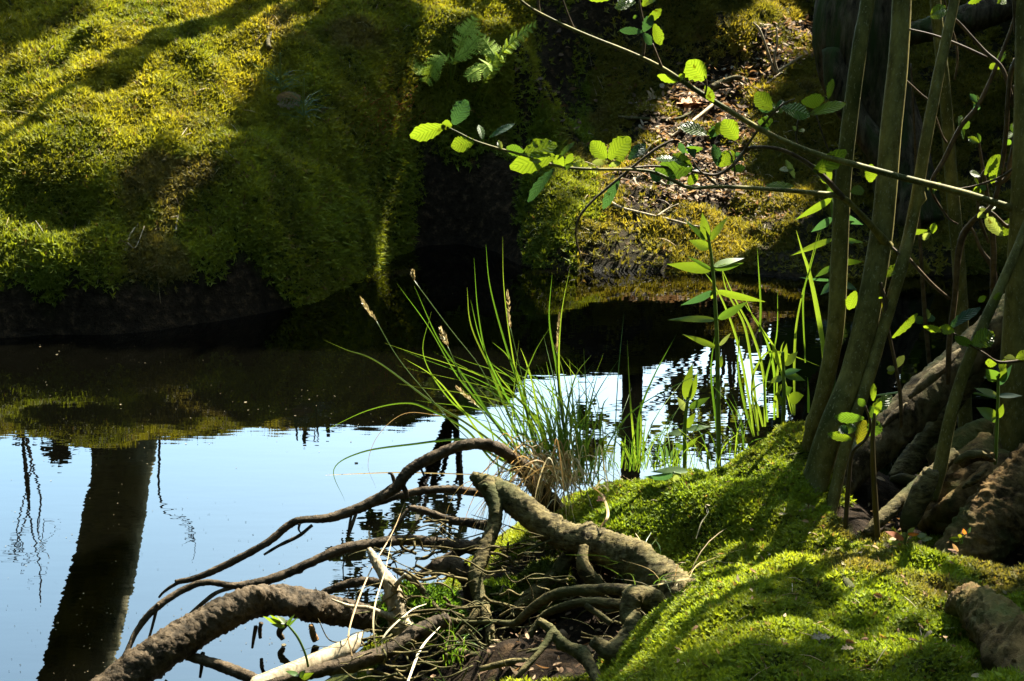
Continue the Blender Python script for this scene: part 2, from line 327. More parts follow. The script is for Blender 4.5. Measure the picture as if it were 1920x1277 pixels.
_A[:_n, _n] = 1; _A[:_n, _n + 1:] = _c; _A[_n, :_n] = 1; _A[_n + 1:, :_n] = _c.T
_wt = np.linalg.solve(_A, np.r_[ctrl[:, 2], 0, 0, 0])
def height(x, y):
    shp = np.shape(x); x = np.asarray(x, float).ravel(); y = np.asarray(y, float).ravel(); z = np.zeros(len(x))
    for k in range(0, len(x), 20000):
        s = slice(k, k + 20000)
        z[s] = _tps((x[s, None] - _c[:, 0]) ** 2 + (y[s, None] - _c[:, 1]) ** 2) @ _wt[:_n] + _wt[_n] + x[s] * _wt[_n + 1] + y[s] * _wt[_n + 2]
    far = sstep(1.5, 5, np.maximum(np.maximum(np.abs(x) - 2.2, y - 7.3), .9 - y))
    z = z * (1 - far) + (1.15 + .12 * fbm(x * .3, y * .3, seed=3)) * far
    z = np.maximum(z, .06)
    d = pond_sd(x, y); near = sstep(4.6, 4.2, y)
    lump = .050 * fbm(x * 3.1, y * 3.1, o=2, seed=11) + .030 * vnoise(x * 8, y * 8, seed=12) + .016 * vnoise(x * 19, y * 19, seed=14)
    lump = lump * (1 - .35 * near) + (.012 * vnoise(x * 30, y * 30, seed=15) + .014 * vnoise(x * 14, y * 14, seed=16)) * near
    z = z + lump * sstep(.0, .25, d)
    w_ = .10 + .10 * near
    d = d + .035 * fbm(x * 4, y * 4, o=2, seed=21)
    z = np.where(d > 0, z * (1 - np.exp(-np.maximum(d, 0) / w_ * 1.7)) - .015, -.55 * (1 - np.exp(d / .35)) - .015)
    return z.reshape(shp)
def axis(lo, hi, step, far, growth=1.18):
    a = list(np.arange(lo, hi, step)); s = step
    while a[-1] < far: s *= growth; a.append(a[-1] + s)
    s = step; b = [a[0]]
    while b[-1] > -far: s *= growth; b.append(b[-1] - s)
    return np.array(b[:0:-1] + a)
GX = axis(-2.6, 2.7, .022, 900); GY = axis(1.5, 8.2, .022, 900)
_X, _Y = np.meshgrid(GX, GY); GZ = height(_X, _Y)
def hz(x, y):                                        # ground height by bilinear look-up
    x = np.asarray(x, float); y = np.asarray(y, float)
    i = np.clip(np.searchsorted(GX, x) - 1, 0, len(GX) - 2); j = np.clip(np.searchsorted(GY, y) - 1, 0, len(GY) - 2)
    fx = (x - GX[i]) / (GX[i + 1] - GX[i]); fy = (y - GY[j]) / (GY[j + 1] - GY[j])
    return GZ[j, i] * (1 - fx) * (1 - fy) + GZ[j, i + 1] * fx * (1 - fy) + GZ[j + 1, i] * (1 - fx) * fy + GZ[j + 1, i + 1] * fx * fy
def gnormal(x, y, e=.03):
    n = np.stack([-(hz(x + e, y) - hz(x - e, y)) / (2 * e), -(hz(x, y + e) - hz(x, y - e)) / (2 * e), np.ones(np.shape(x))], -1)
    return n / np.linalg.norm(n, axis=-1)[..., None]
def surf(px, py, y0=1.4, y1=12):                     # where the ground is seen at (px, py)
    Y = np.arange(y0, y1, .01); d = ray(px, py); t = Y / d[1]; x = d[0] * t; z = CAM_H + d[2] * t
    k = np.argmax(z < hz(x, Y)); return np.array([x[k], Y[k], hz(x[k], Y[k])])
def project(p):
    p = np.asarray(p, float); q = p - [0, 0, CAM_H]; zc = q @ _f
    return 960 + q[..., 0] / zc * F, 638.5 - (q @ _u) / zc * F
def inpoly(px, py, pg):
    ins = np.zeros(np.shape(px), bool); pg = np.array(pg, float)
    for a, b in zip(pg, np.roll(pg, -1, 0)):
        c = (a[1] > py) != (b[1] > py); xi = a[0] + (py - a[1]) / (b[1] - a[1] + 1e-9) * (b[0] - a[0]); ins ^= c & (px < xi)
    return ins
def world_poly(pts):                                 # a patch of ground outlined on the photo, as a patch in plan
    return [tuple(surf(a, b)[:2]) for a, b in pts]
# bare places (leaf litter, soil) in plan
path_pg = world_poly([(1180, 215), (1330, 130), (1400, 95), (1470, 40), (1530, 20), (1530, 110), (1440, 150), (1380, 190), (1420, 240), (1400, 300), (1380, 380), (1260, 385), (1200, 330), (1240, 270)])
path2_pg = world_poly([(1150, 320), (1300, 270), (1420, 330), (1490, 400), (1440, 440), (1360, 390), (1170, 395)])
tangle_pg = world_poly([(690, 1270), (800, 1150), (900, 1080), (1010, 1030), (1180, 1090), (1235, 1130), (1190, 1190), (1130, 1240), (1080, 1277), (900, 1290)])
hollow_pg = [(.62, 2.78), (.75, 2.56), (.95, 2.50), (1.4, 2.48), (1.9, 2.5), (2.2, 3.5), (1.2, 3.6), (.85, 3.5), (.66, 3.1)]
def moss_amount(x, y):
    sh = np.shape(x); x = np.asarray(x, float).ravel(); y = np.asarray(y, float).ravel()
    m = np.ones(len(x)); n = fbm(x * 5, y * 5, o=3, seed=31)
    m = np.where(inpoly(x, y, path_pg), np.where(n > .25, .7, .05), m)
    m = np.where(inpoly(x, y, path2_pg), np.where(n > .02, .8, .1), m)
    rb = (x > .0) & (y > 5.5) & (x < 2.6); m = np.where(rb & (n < -.22), m * .15, m)
    m = np.where(inpoly(x, y, tangle_pg), 0, m); m = np.where(inpoly(x, y, hollow_pg), np.where(n > .3, .5, 0), m)
    m = np.where((y > 6.75) & (x > .1) & (x < 1.0) & (n < .1), m * .2, m)
    d = pond_sd(x, y); m = m * np.where((y > 4.4) & (x < -.2), sstep(-.07, -.04, d + .02 * n), sstep(.0, .03, d + .02 * n)); m = np.where((x > 2.0) & (y < 5), m * .4, m)
    z = hz(x, y) if 'GZ' in globals() else np.ones(len(x)); shade_lip = (y > 4.4) & (x < .0)
    m = np.where(shade_lip, m * sstep(.10, .19, z + .10 * fbm(x * 11, y * 11, o=3, seed=33) + .32 * sstep(-.85, -.65, x) * sstep(-.35, -.45, x)), m)  # moss cut low on the left bank; dark bare soil stands in for shade
    hx = x + .10 * fbm(x * 7, y * 7, o=3, seed=36); cave_shade = sstep(-.46, -.36, hx) * sstep(.14, .02, hx) * (y > 5.6) * (y < 6.7)
    m = m * (1 - cave_shade * (1 - sstep(.28, .48, z + .10 * fbm(x * 8, y * 8, o=3, seed=35))))  # hollow wall bared to dark soil in place of its deep shade
    return m.reshape(sh)
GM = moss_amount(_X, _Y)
def mat_ground():
    m, t, N, L, p, out = nodes_of('forest_floor')
    v = mapping(N, L, (1, 1, 1)); a = N.new('ShaderNodeAttribute'); a.attribute_name = 'Col'; sp = N.new('ShaderNodeSeparateColor'); L.new(a.outputs['Color'], sp.inputs[0])
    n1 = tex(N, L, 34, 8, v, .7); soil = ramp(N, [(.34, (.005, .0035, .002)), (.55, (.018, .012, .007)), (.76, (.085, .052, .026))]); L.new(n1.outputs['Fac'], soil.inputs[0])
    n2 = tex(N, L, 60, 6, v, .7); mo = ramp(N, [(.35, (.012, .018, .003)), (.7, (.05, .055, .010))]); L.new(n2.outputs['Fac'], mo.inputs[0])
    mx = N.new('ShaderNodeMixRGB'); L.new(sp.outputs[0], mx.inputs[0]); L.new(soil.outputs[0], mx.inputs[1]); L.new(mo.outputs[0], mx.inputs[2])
    L.new(mx.outputs[0], p.inputs['Base Color']); p.inputs['Roughness'].default_value = .9; p.inputs['Specular IOR Level'].default_value = .04
    b = N.new('ShaderNodeBump'); b.inputs['Strength'].default_value = 1; b.inputs['Distance'].default_value = .03; L.new(n1.outputs['Fac'], b.inputs['Height']); L.new(b.outputs[0], p.inputs['Normal'])
    wet = N.new('ShaderNodeMapRange'); wet.inputs['From Max'].default_value = 1; wet.inputs['To Min'].default_value = .9; wet.inputs['To Max'].default_value = .6; L.new(sp.outputs[1], wet.inputs['Value']); L.new(wet.outputs[0], p.inputs['Roughness'])
    return m
mb = MB(); ny, nx = _X.shape
jj, ii = np.meshgrid(np.arange(ny - 1), np.arange(nx - 1), indexing='ij')
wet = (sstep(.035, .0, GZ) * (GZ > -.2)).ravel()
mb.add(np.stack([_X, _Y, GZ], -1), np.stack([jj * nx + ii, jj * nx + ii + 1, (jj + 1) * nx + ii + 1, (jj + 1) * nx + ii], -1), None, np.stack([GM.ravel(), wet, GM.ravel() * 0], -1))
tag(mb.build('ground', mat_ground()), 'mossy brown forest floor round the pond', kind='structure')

# water: dark, still, faint ripples
def mat_water():
    m, t, N, L, p, out = nodes_of('pond_water')
    p.inputs['Base Color'].default_value = (.0005, .0005, .0003, 1); p.inputs['Roughness'].default_value = .0; p.inputs['IOR'].default_value = 1.5
    v = mapping(N, L, (1, 4.0, 1)); n1 = tex(N, L, 5, 2, v, .5); v2 = mapping(N, L, (1, 2.5, 1)); n2 = tex(N, L, 22, 1, v2, .5)
    ad = N.new('ShaderNodeMath'); ad.operation = 'MULTIPLY_ADD'; ad.inputs[1].default_value = .12; L.new(n2.outputs['Fac'], ad.inputs[0]); L.new(n1.outputs['Fac'], ad.inputs[2])
    b = N.new('ShaderNodeBump'); b.inputs['Strength'].default_value = .008; b.inputs['Distance'].default_value = .03; L.new(ad.outputs[0], b.inputs['Height']); L.new(b.outputs[0], p.inputs['Normal'])
    return m
mb = MB(); mb.add([(-60, -30, 0), (60, -30, 0), (60, 7.4, 0), (-60, 7.4, 0)], [(0, 1, 2, 3)])
tag(mb.build('water', mat_water()), 'still dark pond reflecting the sky', kind='structure')

# ------------------------------------------------------------------ moss cushions on the ground (uncountable)
def scatter(n, x0, x1, y0, y1, rng): return rng.uniform(x0, x1, n), rng.uniform(y0, y1, n)
def visible_side(x, y, z, m=160):
    px, py = project(np.stack([x, y, z], -1)); return (px > -m - 200) & (px < 1920 + m + 200) & (py > -m) & (py < 1277 + m)
def moss_layer(name, n, box, size, pal, k, label, cond=None, seed=1, lean=.45, spread=(25, 75), wide=.32, green=0):
    rng = np.random.default_rng(seed); x, y = scatter(n, *box, rng); z = hz(x, y)
    nz = gnormal(x, y)[:, 2]; keep = (rng.random(n) < moss_amount(x, y) * np.clip(.42 / np.maximum(nz, .2), .45, 1)) & visible_side(x, y, z)
    if cond is not None: keep &= cond(x, y, z)
    x, y, z = x[keep], y[keep], z[keep]; nor = gnormal(x, y)
    a = np.clip(.5 + .75 * fbm(x * 4, y * 4, o=3, seed=41), 0, 1)[:, None]; b = np.clip(.5 + .9 * fbm(x * 11, y * 11, o=2, seed=45), 0, 1)[:, None]
    c = (np.array(pal[0]) * (1 - a) + np.array(pal[1]) * a) * (.75 + .5 * b)
    if green: gz = (sstep(.62, .30, z + .08 * fbm(x * 3, y * 3, seed=47)) * green)[:, None]; c = c * (1 - gz) + np.array([.055, .105, .008]) * (.7 + .6 * b) * gz
    br = sstep(.38, .62, fbm(x * 3.3, y * 3.3, o=3, seed=51))[:, None] * .75; c = c * (1 - br) + np.array([.085, .062, .022]) * (.6 + .8 * b) * br
    old = rng.random(len(x)) < .025; c[old] = np.array(pal[2]) * rng.uniform(.6, 1.2, (old.sum(), 1))
    s = size * rng.uniform(.6, 1.4, len(x)) * (.8 + .5 * b[:, 0])
    mb = MB(); sprigs(mb, np.stack([x, y, z - .002], -1), nor, s, c, k, spread, wide, lean, rng)
    return tag(mb.build(name, M['moss'], smooth=False), label, kind='stuff')
MOSS_Y = ((.085, .102, .008), (.175, .155, .012), (.12, .08, .03))
MOSS_O = ((.072, .072, .009), (.15, .12, .016), (.12, .08, .03))
MOSS_G = ((.075, .12, .008), (.165, .185, .014), (.15, .10, .03))
moss_layer('moss', 480000, (-2.6, .75, 4.9, 7.7), .017, MOSS_Y, 6, 'yellow green moss carpet on the left bank', lambda x, y, z: x < .25 + .1 * (y > 6), 101, green=.4)
moss_layer('moss', 250000, (.0, 2.8, 5.5, 8.0), .017, MOSS_O, 6, 'olive moss patches on the right bank', lambda x, y, z: x >= .25 + .1 * (y > 6), 102)
moss_layer('moss', 800000, (-.3, 2.0, 1.5, 3.6), .0074, MOSS_G, 7, 'bright green cushion moss on the near bank', None, 103, .45, (20, 85), .55)
# ================================================================== STEMS, LOGS, ROOTS
def stem_tree(name, label, pp, mat='stem', cat='tree', group=None, sides=14, rough=.05, **kw):
    """one tree: Empty at its foot > trunk"""
    t = thing(name, label, cat, P(*pp[0][:3]), group)
    mb = MB(); tubep(mb, pp, sides=sides, n=8, rough=rough, freq=.35, seed=len(label), knots=7 if mat == 'stem' else 0, **kw); mb.build('trunk', M[mat], t)
    return t
def limb(parent, name, pp, mat='stem', sides=8, n=7, rough=.06, **kw):
    mb = MB(); tubep(mb, pp, sides=sides, n=n, rough=rough, freq=.5, seed=len(pp), **kw)
    return mb.build(name, M[mat], parent)
def limbs(parent, name, rows, mat='twig', sides=6, n=6, rough=.08):
    for k, pp in enumerate(rows):
        mb = MB(); tubep(mb, pp, sides=sides, n=n, rough=rough, freq=.6, seed=k); mb.build(name, M[mat], parent)
ALDER = 'young alder stems of the right bank'
stemB = stem_tree('alder_tree', 'thickest olive alder stem, bent at its foot on the green moss mound', [(1505, 985, 2.84, 62), (1525, 915, 2.92, 52), (1560, 800, 2.93, 49), (1600, 700, 2.95, 47.5), (1632, 560, 2.97, 46.2), (1655, 420, 3.0, 42.2), (1670, 250, 3.02, 39.6), (1685, 100, 3.05, 37.6), (1692, -60, 3.08, 35.6), (1700, -600, 3.15, 30.4), (1710, -1300, 3.3, 23.8), (1690, -2100, 3.6, 13.2)], group=ALDER)
stemA = stem_tree('alder_tree', 'leaning olive alder stem just left of the thickest stem and touching it low down', [(1503, 900, 3.04, 18.0), (1518, 820, 3.02, 24.0), (1545, 730, 3.02, 30.0), (1566, 620, 3.02, 31.8), (1573, 500, 3.02, 32.4), (1580, 350, 3.02, 30.6), (1594, 220, 3.02, 29.4), (1613, 80, 3.02, 28.2), (1632, -40, 3.04, 27.0), (1680, -500, 3.1, 22.8), (1720, -1200, 3.3, 16.8), (1700, -1900, 3.6, 9.6)], group=ALDER)
stemC = stem_tree('alder_tree', 'slim alder stem right of the thickest stem that crosses a straight stem near the top', [(1553, 980, 2.86, 23.8), (1563, 935, 2.88, 22.4), (1585, 840, 2.9, 21.8), (1622, 730, 2.92, 22.4), (1655, 620, 2.95, 22.4), (1690, 500, 2.97, 23.1), (1713, 400, 3, 22.4), (1735, 270, 3, 21.8), (1762, 130, 3.02, 21.1), (1790, 0, 3.05, 18.5), (1815, -120, 3.1, 17.2), (1850, -600, 3.2, 13.2), (1900, -1300, 3.4, 6.6)], group=ALDER)
stemD = stem_tree('alder_tree', 'straight upright alder stem standing behind the leaning rotten log', [(1812, 900, 3.4, 28.2), (1810, 800, 3.4, 26.9), (1806, 680, 3.4, 25.6), (1798, 500, 3.4, 25.6), (1785, 350, 3.4, 24.3), (1774, 200, 3.4, 23.0), (1762, 80, 3.4, 21.8), (1752, -40, 3.4, 20.5), (1740, -500, 3.4, 16.6), (1760, -1200, 3.6, 9.0)], group=ALDER)
stemE = stem_tree('alder_tree', 'dark alder stem at the right edge of the picture carrying a long arching branch', [(1880, 960, 2.93, 92.4), (1890, 880, 2.95, 70.6), (1898, 780, 2.95, 62.2), (1906, 620, 2.95, 52.1), (1914, 400, 2.95, 40.3), (1920, 200, 2.97, 37.0), (1922, 0, 3.0, 35.3), (1928, -500, 3.1, 30.2), (1960, -1300, 3.3, 21.8), (2000, -2200, 3.7, 10.1)], group=ALDER)
stemF = stem_tree('alder_tree', 'slim alder stem with a broken stub at its foot, slanting to the right edge', [(1745, 935, 2.8, 27.2), (1762, 880, 2.8, 25.8), (1778, 800, 2.8, 23.8), (1800, 720, 2.8, 22.4), (1832, 635, 2.8, 21.1), (1875, 540, 2.82, 19.0), (1918, 440, 2.85, 17.7), (1985, 250, 2.9, 15.0), (2050, 0, 3.0, 10.9), (2100, -400, 3.1, 5.4)], group=ALDER)
limb(stemF, 'broken_stub', [(1700, 1000, 2.74, 16), (1705, 975, 2.74, 34), (1725, 930, 2.75, 44), (1741, 897, 2.76, 40), (1745, 886, 2.76, 30)], 'root', rough=.2, ragged=.6, sides=12)
# branches of the stems
brE = limb(stemE, 'branch', [(1912, 397, 2.95, 16.8), (1890, 388, 2.95, 14.0), (1800, 360, 2.93, 13.3), (1700, 335, 2.9, 12.6), (1600, 308, 2.88, 11.9), (1520, 285, 2.86, 11.2), (1440, 250, 2.84, 10.5), (1360, 203, 2.82, 9.8), (1300, 166, 2.8, 9.1), (1240, 127, 2.78, 8.4), (1180, 98, 2.76, 7.0), (1100, 66, 2.74, 6.3), (1030, 34, 2.72, 5.6), (980, 4, 2.7, 4.9), (930, -50, 2.7, 3.5)])
limbs(brE, 'twig', [[(1205, 110, 2.77, 6), (1208, 80, 2.77, 5.5), (1206, 45, 2.76, 5), (1200, 12, 2.76, 4), (1195, -30, 2.76, 4)], [(1242, 130, 2.78, 6), (1232, 105, 2.77, 5), (1223, 82, 2.77, 4)],
                    [(1080, 62, 2.74, 5), (1068, 35, 2.74, 4.5), (1055, 0, 2.74, 4), (1045, -30, 2.74, 4)], [(1012, 26, 2.72, 6), (1009, 0, 2.72, 5), (1012, -30, 2.72, 4)], [(1322, 178, 2.8, 4), (1325, 160, 2.8, 3.5), (1322, 140, 2.8, 3)],
                    [(1497, 275, 2.86, 4), (1493, 255, 2.86, 4), (1497, 225, 2.86, 3)], [(1560, 300, 2.87, 3), (1545, 260, 2.86, 3), (1530, 215, 2.86, 3)]])
brB = limb(stemB, 'branch', [(1665, 462, 2.99, 22.5), (1645, 436, 2.96, 15.0), (1610, 398, 2.93, 12.0), (1578, 370, 2.9, 11.2), (1530, 362, 2.88, 9.0), (1460, 356, 2.86, 8.2), (1400, 352, 2.84, 7.5), (1345, 350, 2.82, 7.1), (1295, 352, 2.8, 6.8), (1260, 338, 2.8, 6.4), (1225, 323, 2.79, 6.0), (1180, 318, 2.78, 5.6), (1100, 317, 2.76, 5.2), (1045, 311, 2.75, 4.9), (985, 292, 2.74, 4.5), (930, 277, 2.73, 4.1), (890, 264, 2.72, 3.8), (862, 250, 2.72, 3.4), (838, 238, 2.72, 3.0)])
limbs(brB, 'twig', [[(1580, 371, 2.9, 13), (1548, 335, 2.88, 11), (1510, 303, 2.87, 9), (1462, 280, 2.86, 8), (1415, 276, 2.85, 7), (1395, 285, 2.85, 7), (1372, 312, 2.84, 6.5), (1342, 328, 2.84, 6), (1300, 322, 2.83, 6), (1232, 312, 2.82, 5), (1170, 316, 2.8, 4)],
                    [(1395, 285, 2.85, 6), (1408, 262, 2.84, 5), (1432, 232, 2.84, 5), (1465, 198, 2.83, 4), (1490, 185, 2.83, 3)],
                    [(1262, 262, 2.81, 4), (1232, 278, 2.8, 5), (1205, 298, 2.79, 5), (1160, 335, 2.78, 5), (1110, 378, 2.77, 4.5), (1085, 410, 2.76, 4), (1080, 445, 2.76, 3.5), (1090, 485, 2.76, 3)],
                    [(1345, 348, 2.82, 6), (1330, 335, 2.82, 5), (1310, 318, 2.82, 4), (1298, 300, 2.82, 3)], [(1378, 330, 2.84, 4), (1376, 305, 2.84, 3.5), (1368, 285, 2.84, 3)]])
limbs(stemD, 'twig', [[(1795, 420, 3.38, 4), (1775, 405, 3.3, 4), (1745, 350, 3.2, 6), (1770, 300, 3.2, 9), (1800, 240, 3.2, 9), (1835, 195, 3.2, 8), (1870, 120, 3.2, 7), (1900, 40, 3.2, 6), (1905, 0, 3.2, 5)], [(1775, 268, 3.2, 5), (1765, 250, 3.2, 4), (1745, 195, 3.2, 4), (1725, 175, 3.2, 4), (1696, 148, 3.2, 4)]])
limbs(stemE, 'twig', [[(1908, 395, 2.97, 10), (1890, 425, 3.0, 9), (1850, 395, 3.0, 6), (1812, 430, 3.05, 13), (1800, 460, 3.05, 13), (1794, 500, 3.05, 12), (1790, 560, 3.05, 11), (1780, 640, 3.06, 11), (1778, 720, 3.06, 10)],
                      [(1907, 160, 3.0, 14), (1902, 200, 3.0, 10), (1880, 130, 3.02, 9), (1845, 95, 3.04, 8), (1800, 45, 3.06, 7), (1775, 18, 3.06, 5), (1768, -30, 3.06, 4)], [(1850, 108, 3.05, 6), (1800, 85, 3.05, 6), (1750, 66, 3.05, 5), (1700, 54, 3.05, 4)],
                      [(1905, 60, 3.0, 10), (1903, 20, 3.0, 9), (1900, -30, 3.0, 9)], [(1905, 110, 3.0, 10), (1893, 150, 3.0, 9), (1885, 260, 3.0, 9), (1875, 330, 3.0, 9), (1863, 380, 3.0, 9), (1845, 400, 3.0, 8)], [(1908, 160, 3.0, 11), (1905, 250, 3.0, 11), (1895, 300, 3.0, 11), (1886, 335, 3.0, 10), (1862, 345, 3.0, 8)],
                      [(1918, 300, 2.96, 5), (1880, 330, 2.96, 5), (1830, 348, 2.97, 4), (1785, 356, 2.97, 3)], [(1878, 300, 3.02, 4), (1840, 330, 3.02, 6), (1835, 400, 3.02, 7), (1853, 455, 3.02, 6)]])
limbs(stemC, 'twig', [[(1664, 600, 2.95, 6), (1660, 560, 2.95, 6), (1650, 530, 2.95, 4)], [(1700, 480, 2.97, 6), (1745, 530, 3.0, 7), (1780, 560, 3.04, 6)], [(1664, 455, 2.99, 4), (1690, 480, 2.97, 5), (1705, 492, 2.97, 5)], [(1770, 20, 3.1, 4), (1790, 70, 3.1, 4), (1795, 110, 3.1, 4), (1790, 150, 3.1, 4)]])
# thin saplings standing among the stems
for k, (lab, pp) in enumerate([
    ('thin brown sapling rod standing in front of the dark water, right of the crossing stems', [(1752, 830, 3.3, 8), (1748, 740, 3.3, 8), (1735, 600, 3.3, 9), (1725, 450, 3.3, 7), (1718, 330, 3.3, 7), (1715, 250, 3.3, 5), (1708, 120, 3.3, 3)]),
    ('thin brown sapling rod rising behind the arching branch, bearing three small leaves', [(1862, 540, 3.15, 13), (1862, 450, 3.15, 11), (1850, 360, 3.15, 8), (1840, 300, 3.15, 6), (1834, 255, 3.15, 4)]),
    ('grey forked rod with a broken end leaning over the dark water', [(1862, 560, 3.2, 13), (1862, 505, 3.2, 12), (1840, 470, 3.2, 8), (1828, 440, 3.2, 6), (1815, 420, 3.2, 5)]),
    ('small sapling between two stems with a fan of three pale leaves', [(1690, 800, 2.95, 8), (1688, 740, 2.95, 8), (1680, 690, 2.95, 7), (1670, 640, 2.95, 6), (1655, 560, 2.95, 5), (1652, 530, 2.95, 4)])]):
    stem_tree('sapling', lab, pp, 'twig', 'sapling', 'thin saplings among the alder stems', 8, .08)
# logs and roots
def log(name, label, pp, mat='log', cat='log', sides=22, rough=.14, subs=(), ragged=.5, n=14, group=None, part='wood', freq=.9, crack=.22):
    t = thing(name, label, cat, P(*pp[0][:3]), group)
    mb = MB(); tubep(mb, pp, sides=max(sides, 20), n=max(n, 14), rough=rough, freq=freq, seed=len(label), ragged=ragged, knots=2 + len(pp) // 2, crack=crack); mb.build(part, M[mat], t)
    for nm, q in subs:
        b = MB(); tubep(b, q, sides=12, n=9, rough=.2, freq=.8, seed=len(q), ragged=.5); b.build(nm, M[mat], t)
    return t
log('leaning_log', 'thick rotten log with flaking bark, leaning up to the right over the dark water', [(1560, 935, 2.95, 50), (1590, 890, 3.0, 66), (1650, 828, 3.05, 80), (1720, 755, 3.1, 80), (1790, 690, 3.15, 72), (1870, 610, 3.2, 64), (1940, 540, 3.25, 60), (2060, 420, 3.35, 55)], 'rotlog', rough=.09, sides=20, subs=[('bark_flap', [(1705, 745, 3.04, 8), (1740, 712, 3.06, 22), (1775, 680, 3.09, 18), (1800, 655, 3.12, 6)]), ('bark_flap', [(1655, 800, 3.0, 6), (1680, 775, 3.02, 16), (1700, 756, 3.04, 5)])])
log('leaning_root', 'narrow mossy root leaning beneath the rotten log, its torn foot orange', [(1685, 900, 3.12, 40), (1705, 868, 3.15, 44), (1740, 820, 3.18, 40), (1790, 750, 3.2, 38), (1840, 690, 3.22, 40), (1900, 620, 3.25, 40), (1980, 540, 3.3, 36)], 'root', rough=.16, group='roots under the leaning log', subs=[('torn_foot', [(1670, 898, 3.1, 10), (1695, 900, 3.1, 26), (1720, 908, 3.1, 24), (1738, 912, 3.1, 8)])])
log('pale_stick', 'smooth grey stick lying from the broken stub down to the moss edge', [(1625, 1000, 2.72, 18), (1650, 975, 2.74, 26), (1690, 938, 2.78, 27), (1735, 898, 2.82, 26), (1790, 850, 2.88, 24)], 'root', rough=.06)
st = thing('tree_stool', 'gnarled hollow alder stool with torn bark between the stems at the right', 'stump', P(1820, 930, 2.9))
mb = MB()
for pp in ([(1770, 1000, 2.82, 90), (1800, 940, 2.86, 110), (1835, 880, 2.92, 100), (1860, 830, 2.97, 60)], [(1730, 985, 2.85, 30), (1790, 950, 2.8, 50), (1850, 900, 2.82, 50), (1880, 860, 2.9, 40)], [(1800, 870, 2.8, 20), (1830, 852, 2.8, 26), (1862, 858, 2.8, 18)], [(1760, 870, 3.0, 60), (1820, 830, 3.05, 70), (1870, 800, 3.05, 50)]):
    tubep(mb, pp, sides=30, n=14, rough=.16, freq=.7, seed=len(pp) + int(pp[0][0]), crack=.2)
mb.build('wood', M['stool'], st)
mb = MB(); tubep(mb, [(1790, 868, 2.77, 8), (1812, 855, 2.76, 16), (1840, 852, 2.77, 14), (1865, 864, 2.79, 5)], sides=10, n=10, rough=.5, freq=1.2); tubep(mb, [(1805, 915, 2.76, 6), (1828, 900, 2.75, 14), (1850, 880, 2.77, 5)], sides=10, n=10, rough=.5, freq=1.2); mb.build('torn_bark', M['root'], st)
log('tilted_trunk', 'dark furrowed trunk slanting out of the picture at the right edge above the moss', [(1740, 1100, 2.62, 70), (1800, 1045, 2.66, 100), (1860, 985, 2.7, 120), (1930, 910, 2.75, 130), (2020, 810, 2.8, 130), (2150, 640, 2.9, 120), (2300, 300, 3.1, 110)], 'stool', rough=.12, sides=48, n=24, cat='tree trunk', crack=.22)
log('mossy_root', 'grey knobbly root bulging from the moss in the lower right corner', [(1772, 1150, 2.16, 4), (1796, 1134, 2.135, 44), (1820, 1132, 2.11, 66), (1850, 1152, 2.06, 92), (1880, 1190, 1.98, 104), (1910, 1235, 1.9, 110), (1960, 1300, 1.8, 110), (2030, 1400, 1.7, 110)], 'stool', rough=.24, sides=44, n=16, cat='root', freq=1.1, ragged=0, crack=.3)
log('surface_root', 'flat scaly root patch showing through the moss on top of the mound', [(1500, 1062, 2.42, 12), (1506, 1090, 2.36, 34), (1514, 1120, 2.295, 40), (1510, 1158, 2.215, 20)], 'root', rough=.2, cat='root', group='bare roots in the moss')
log('surface_root', 'narrow bare root running down through the moss to the right of the scaly patch', [(1570, 1070, 2.36, 10), (1590, 1095, 2.31, 16), (1612, 1128, 2.23, 20), (1650, 1152, 2.19, 10)], 'root', rough=.2, cat='root', group='bare roots in the moss')

ROOTS = 'dead roots and branches over the near water'
log('dead_branch', 'upper dark branch arching from the sedge out over the blue water', [(1045, 965, 3.24, 44.0), (1000, 905, 3.18, 33.4), (960, 858, 3.11, 24.6), (920, 836, 3.08, 22.9), (872, 834, 3.06, 21.1), (820, 853, 3.05, 22.0), (778, 875, 3.04, 22.9), (758, 893, 3.03, 22.9), (742, 914, 3.02, 21.1), (690, 945, 3.0, 21.1), (622, 970, 2.98, 17.6), (565, 975, 2.96, 14.1), (540, 986, 2.96, 15.0), (500, 1018, 2.94, 14.1), (430, 1056, 2.93, 14.1), (372, 1082, 2.92, 12.3), (330, 1092, 2.92, 10.6)], 'log', group=ROOTS, sides=14,
    subs=[('twig', [(335, 1092, 2.92, 7.0), (318, 1102, 2.92, 6.2), (305, 1112, 2.92, 5.3), (298, 1120, 2.92, 4.4)]), ('twig', [(585, 985, 2.96, 7.0), (560, 1005, 2.95, 7.0), (525, 1022, 2.94, 6.2), (495, 1040, 2.93, 4.4)]), ('twig', [(752, 905, 3.03, 12.3), (762, 925, 3.02, 7.9), (760, 938, 3.02, 3.5)]), ('twig', [(742, 912, 3.03, 8.8), (735, 890, 3.03, 6.2), (728, 887, 3.03, 4.4)]), ('twig', [(660, 960, 2.99, 5.3), (655, 985, 2.98, 4.4), (652, 1005, 2.98, 3.5)]), ('twig', [(790, 880, 3.03, 4.4), (795, 893, 3.03, 3.5), (790, 899, 3.03, 2.6)]), ('twig', [(562, 982, 2.95, 5.3), (560, 992, 2.95, 4.4), (563, 998, 2.95, 2.6)])])
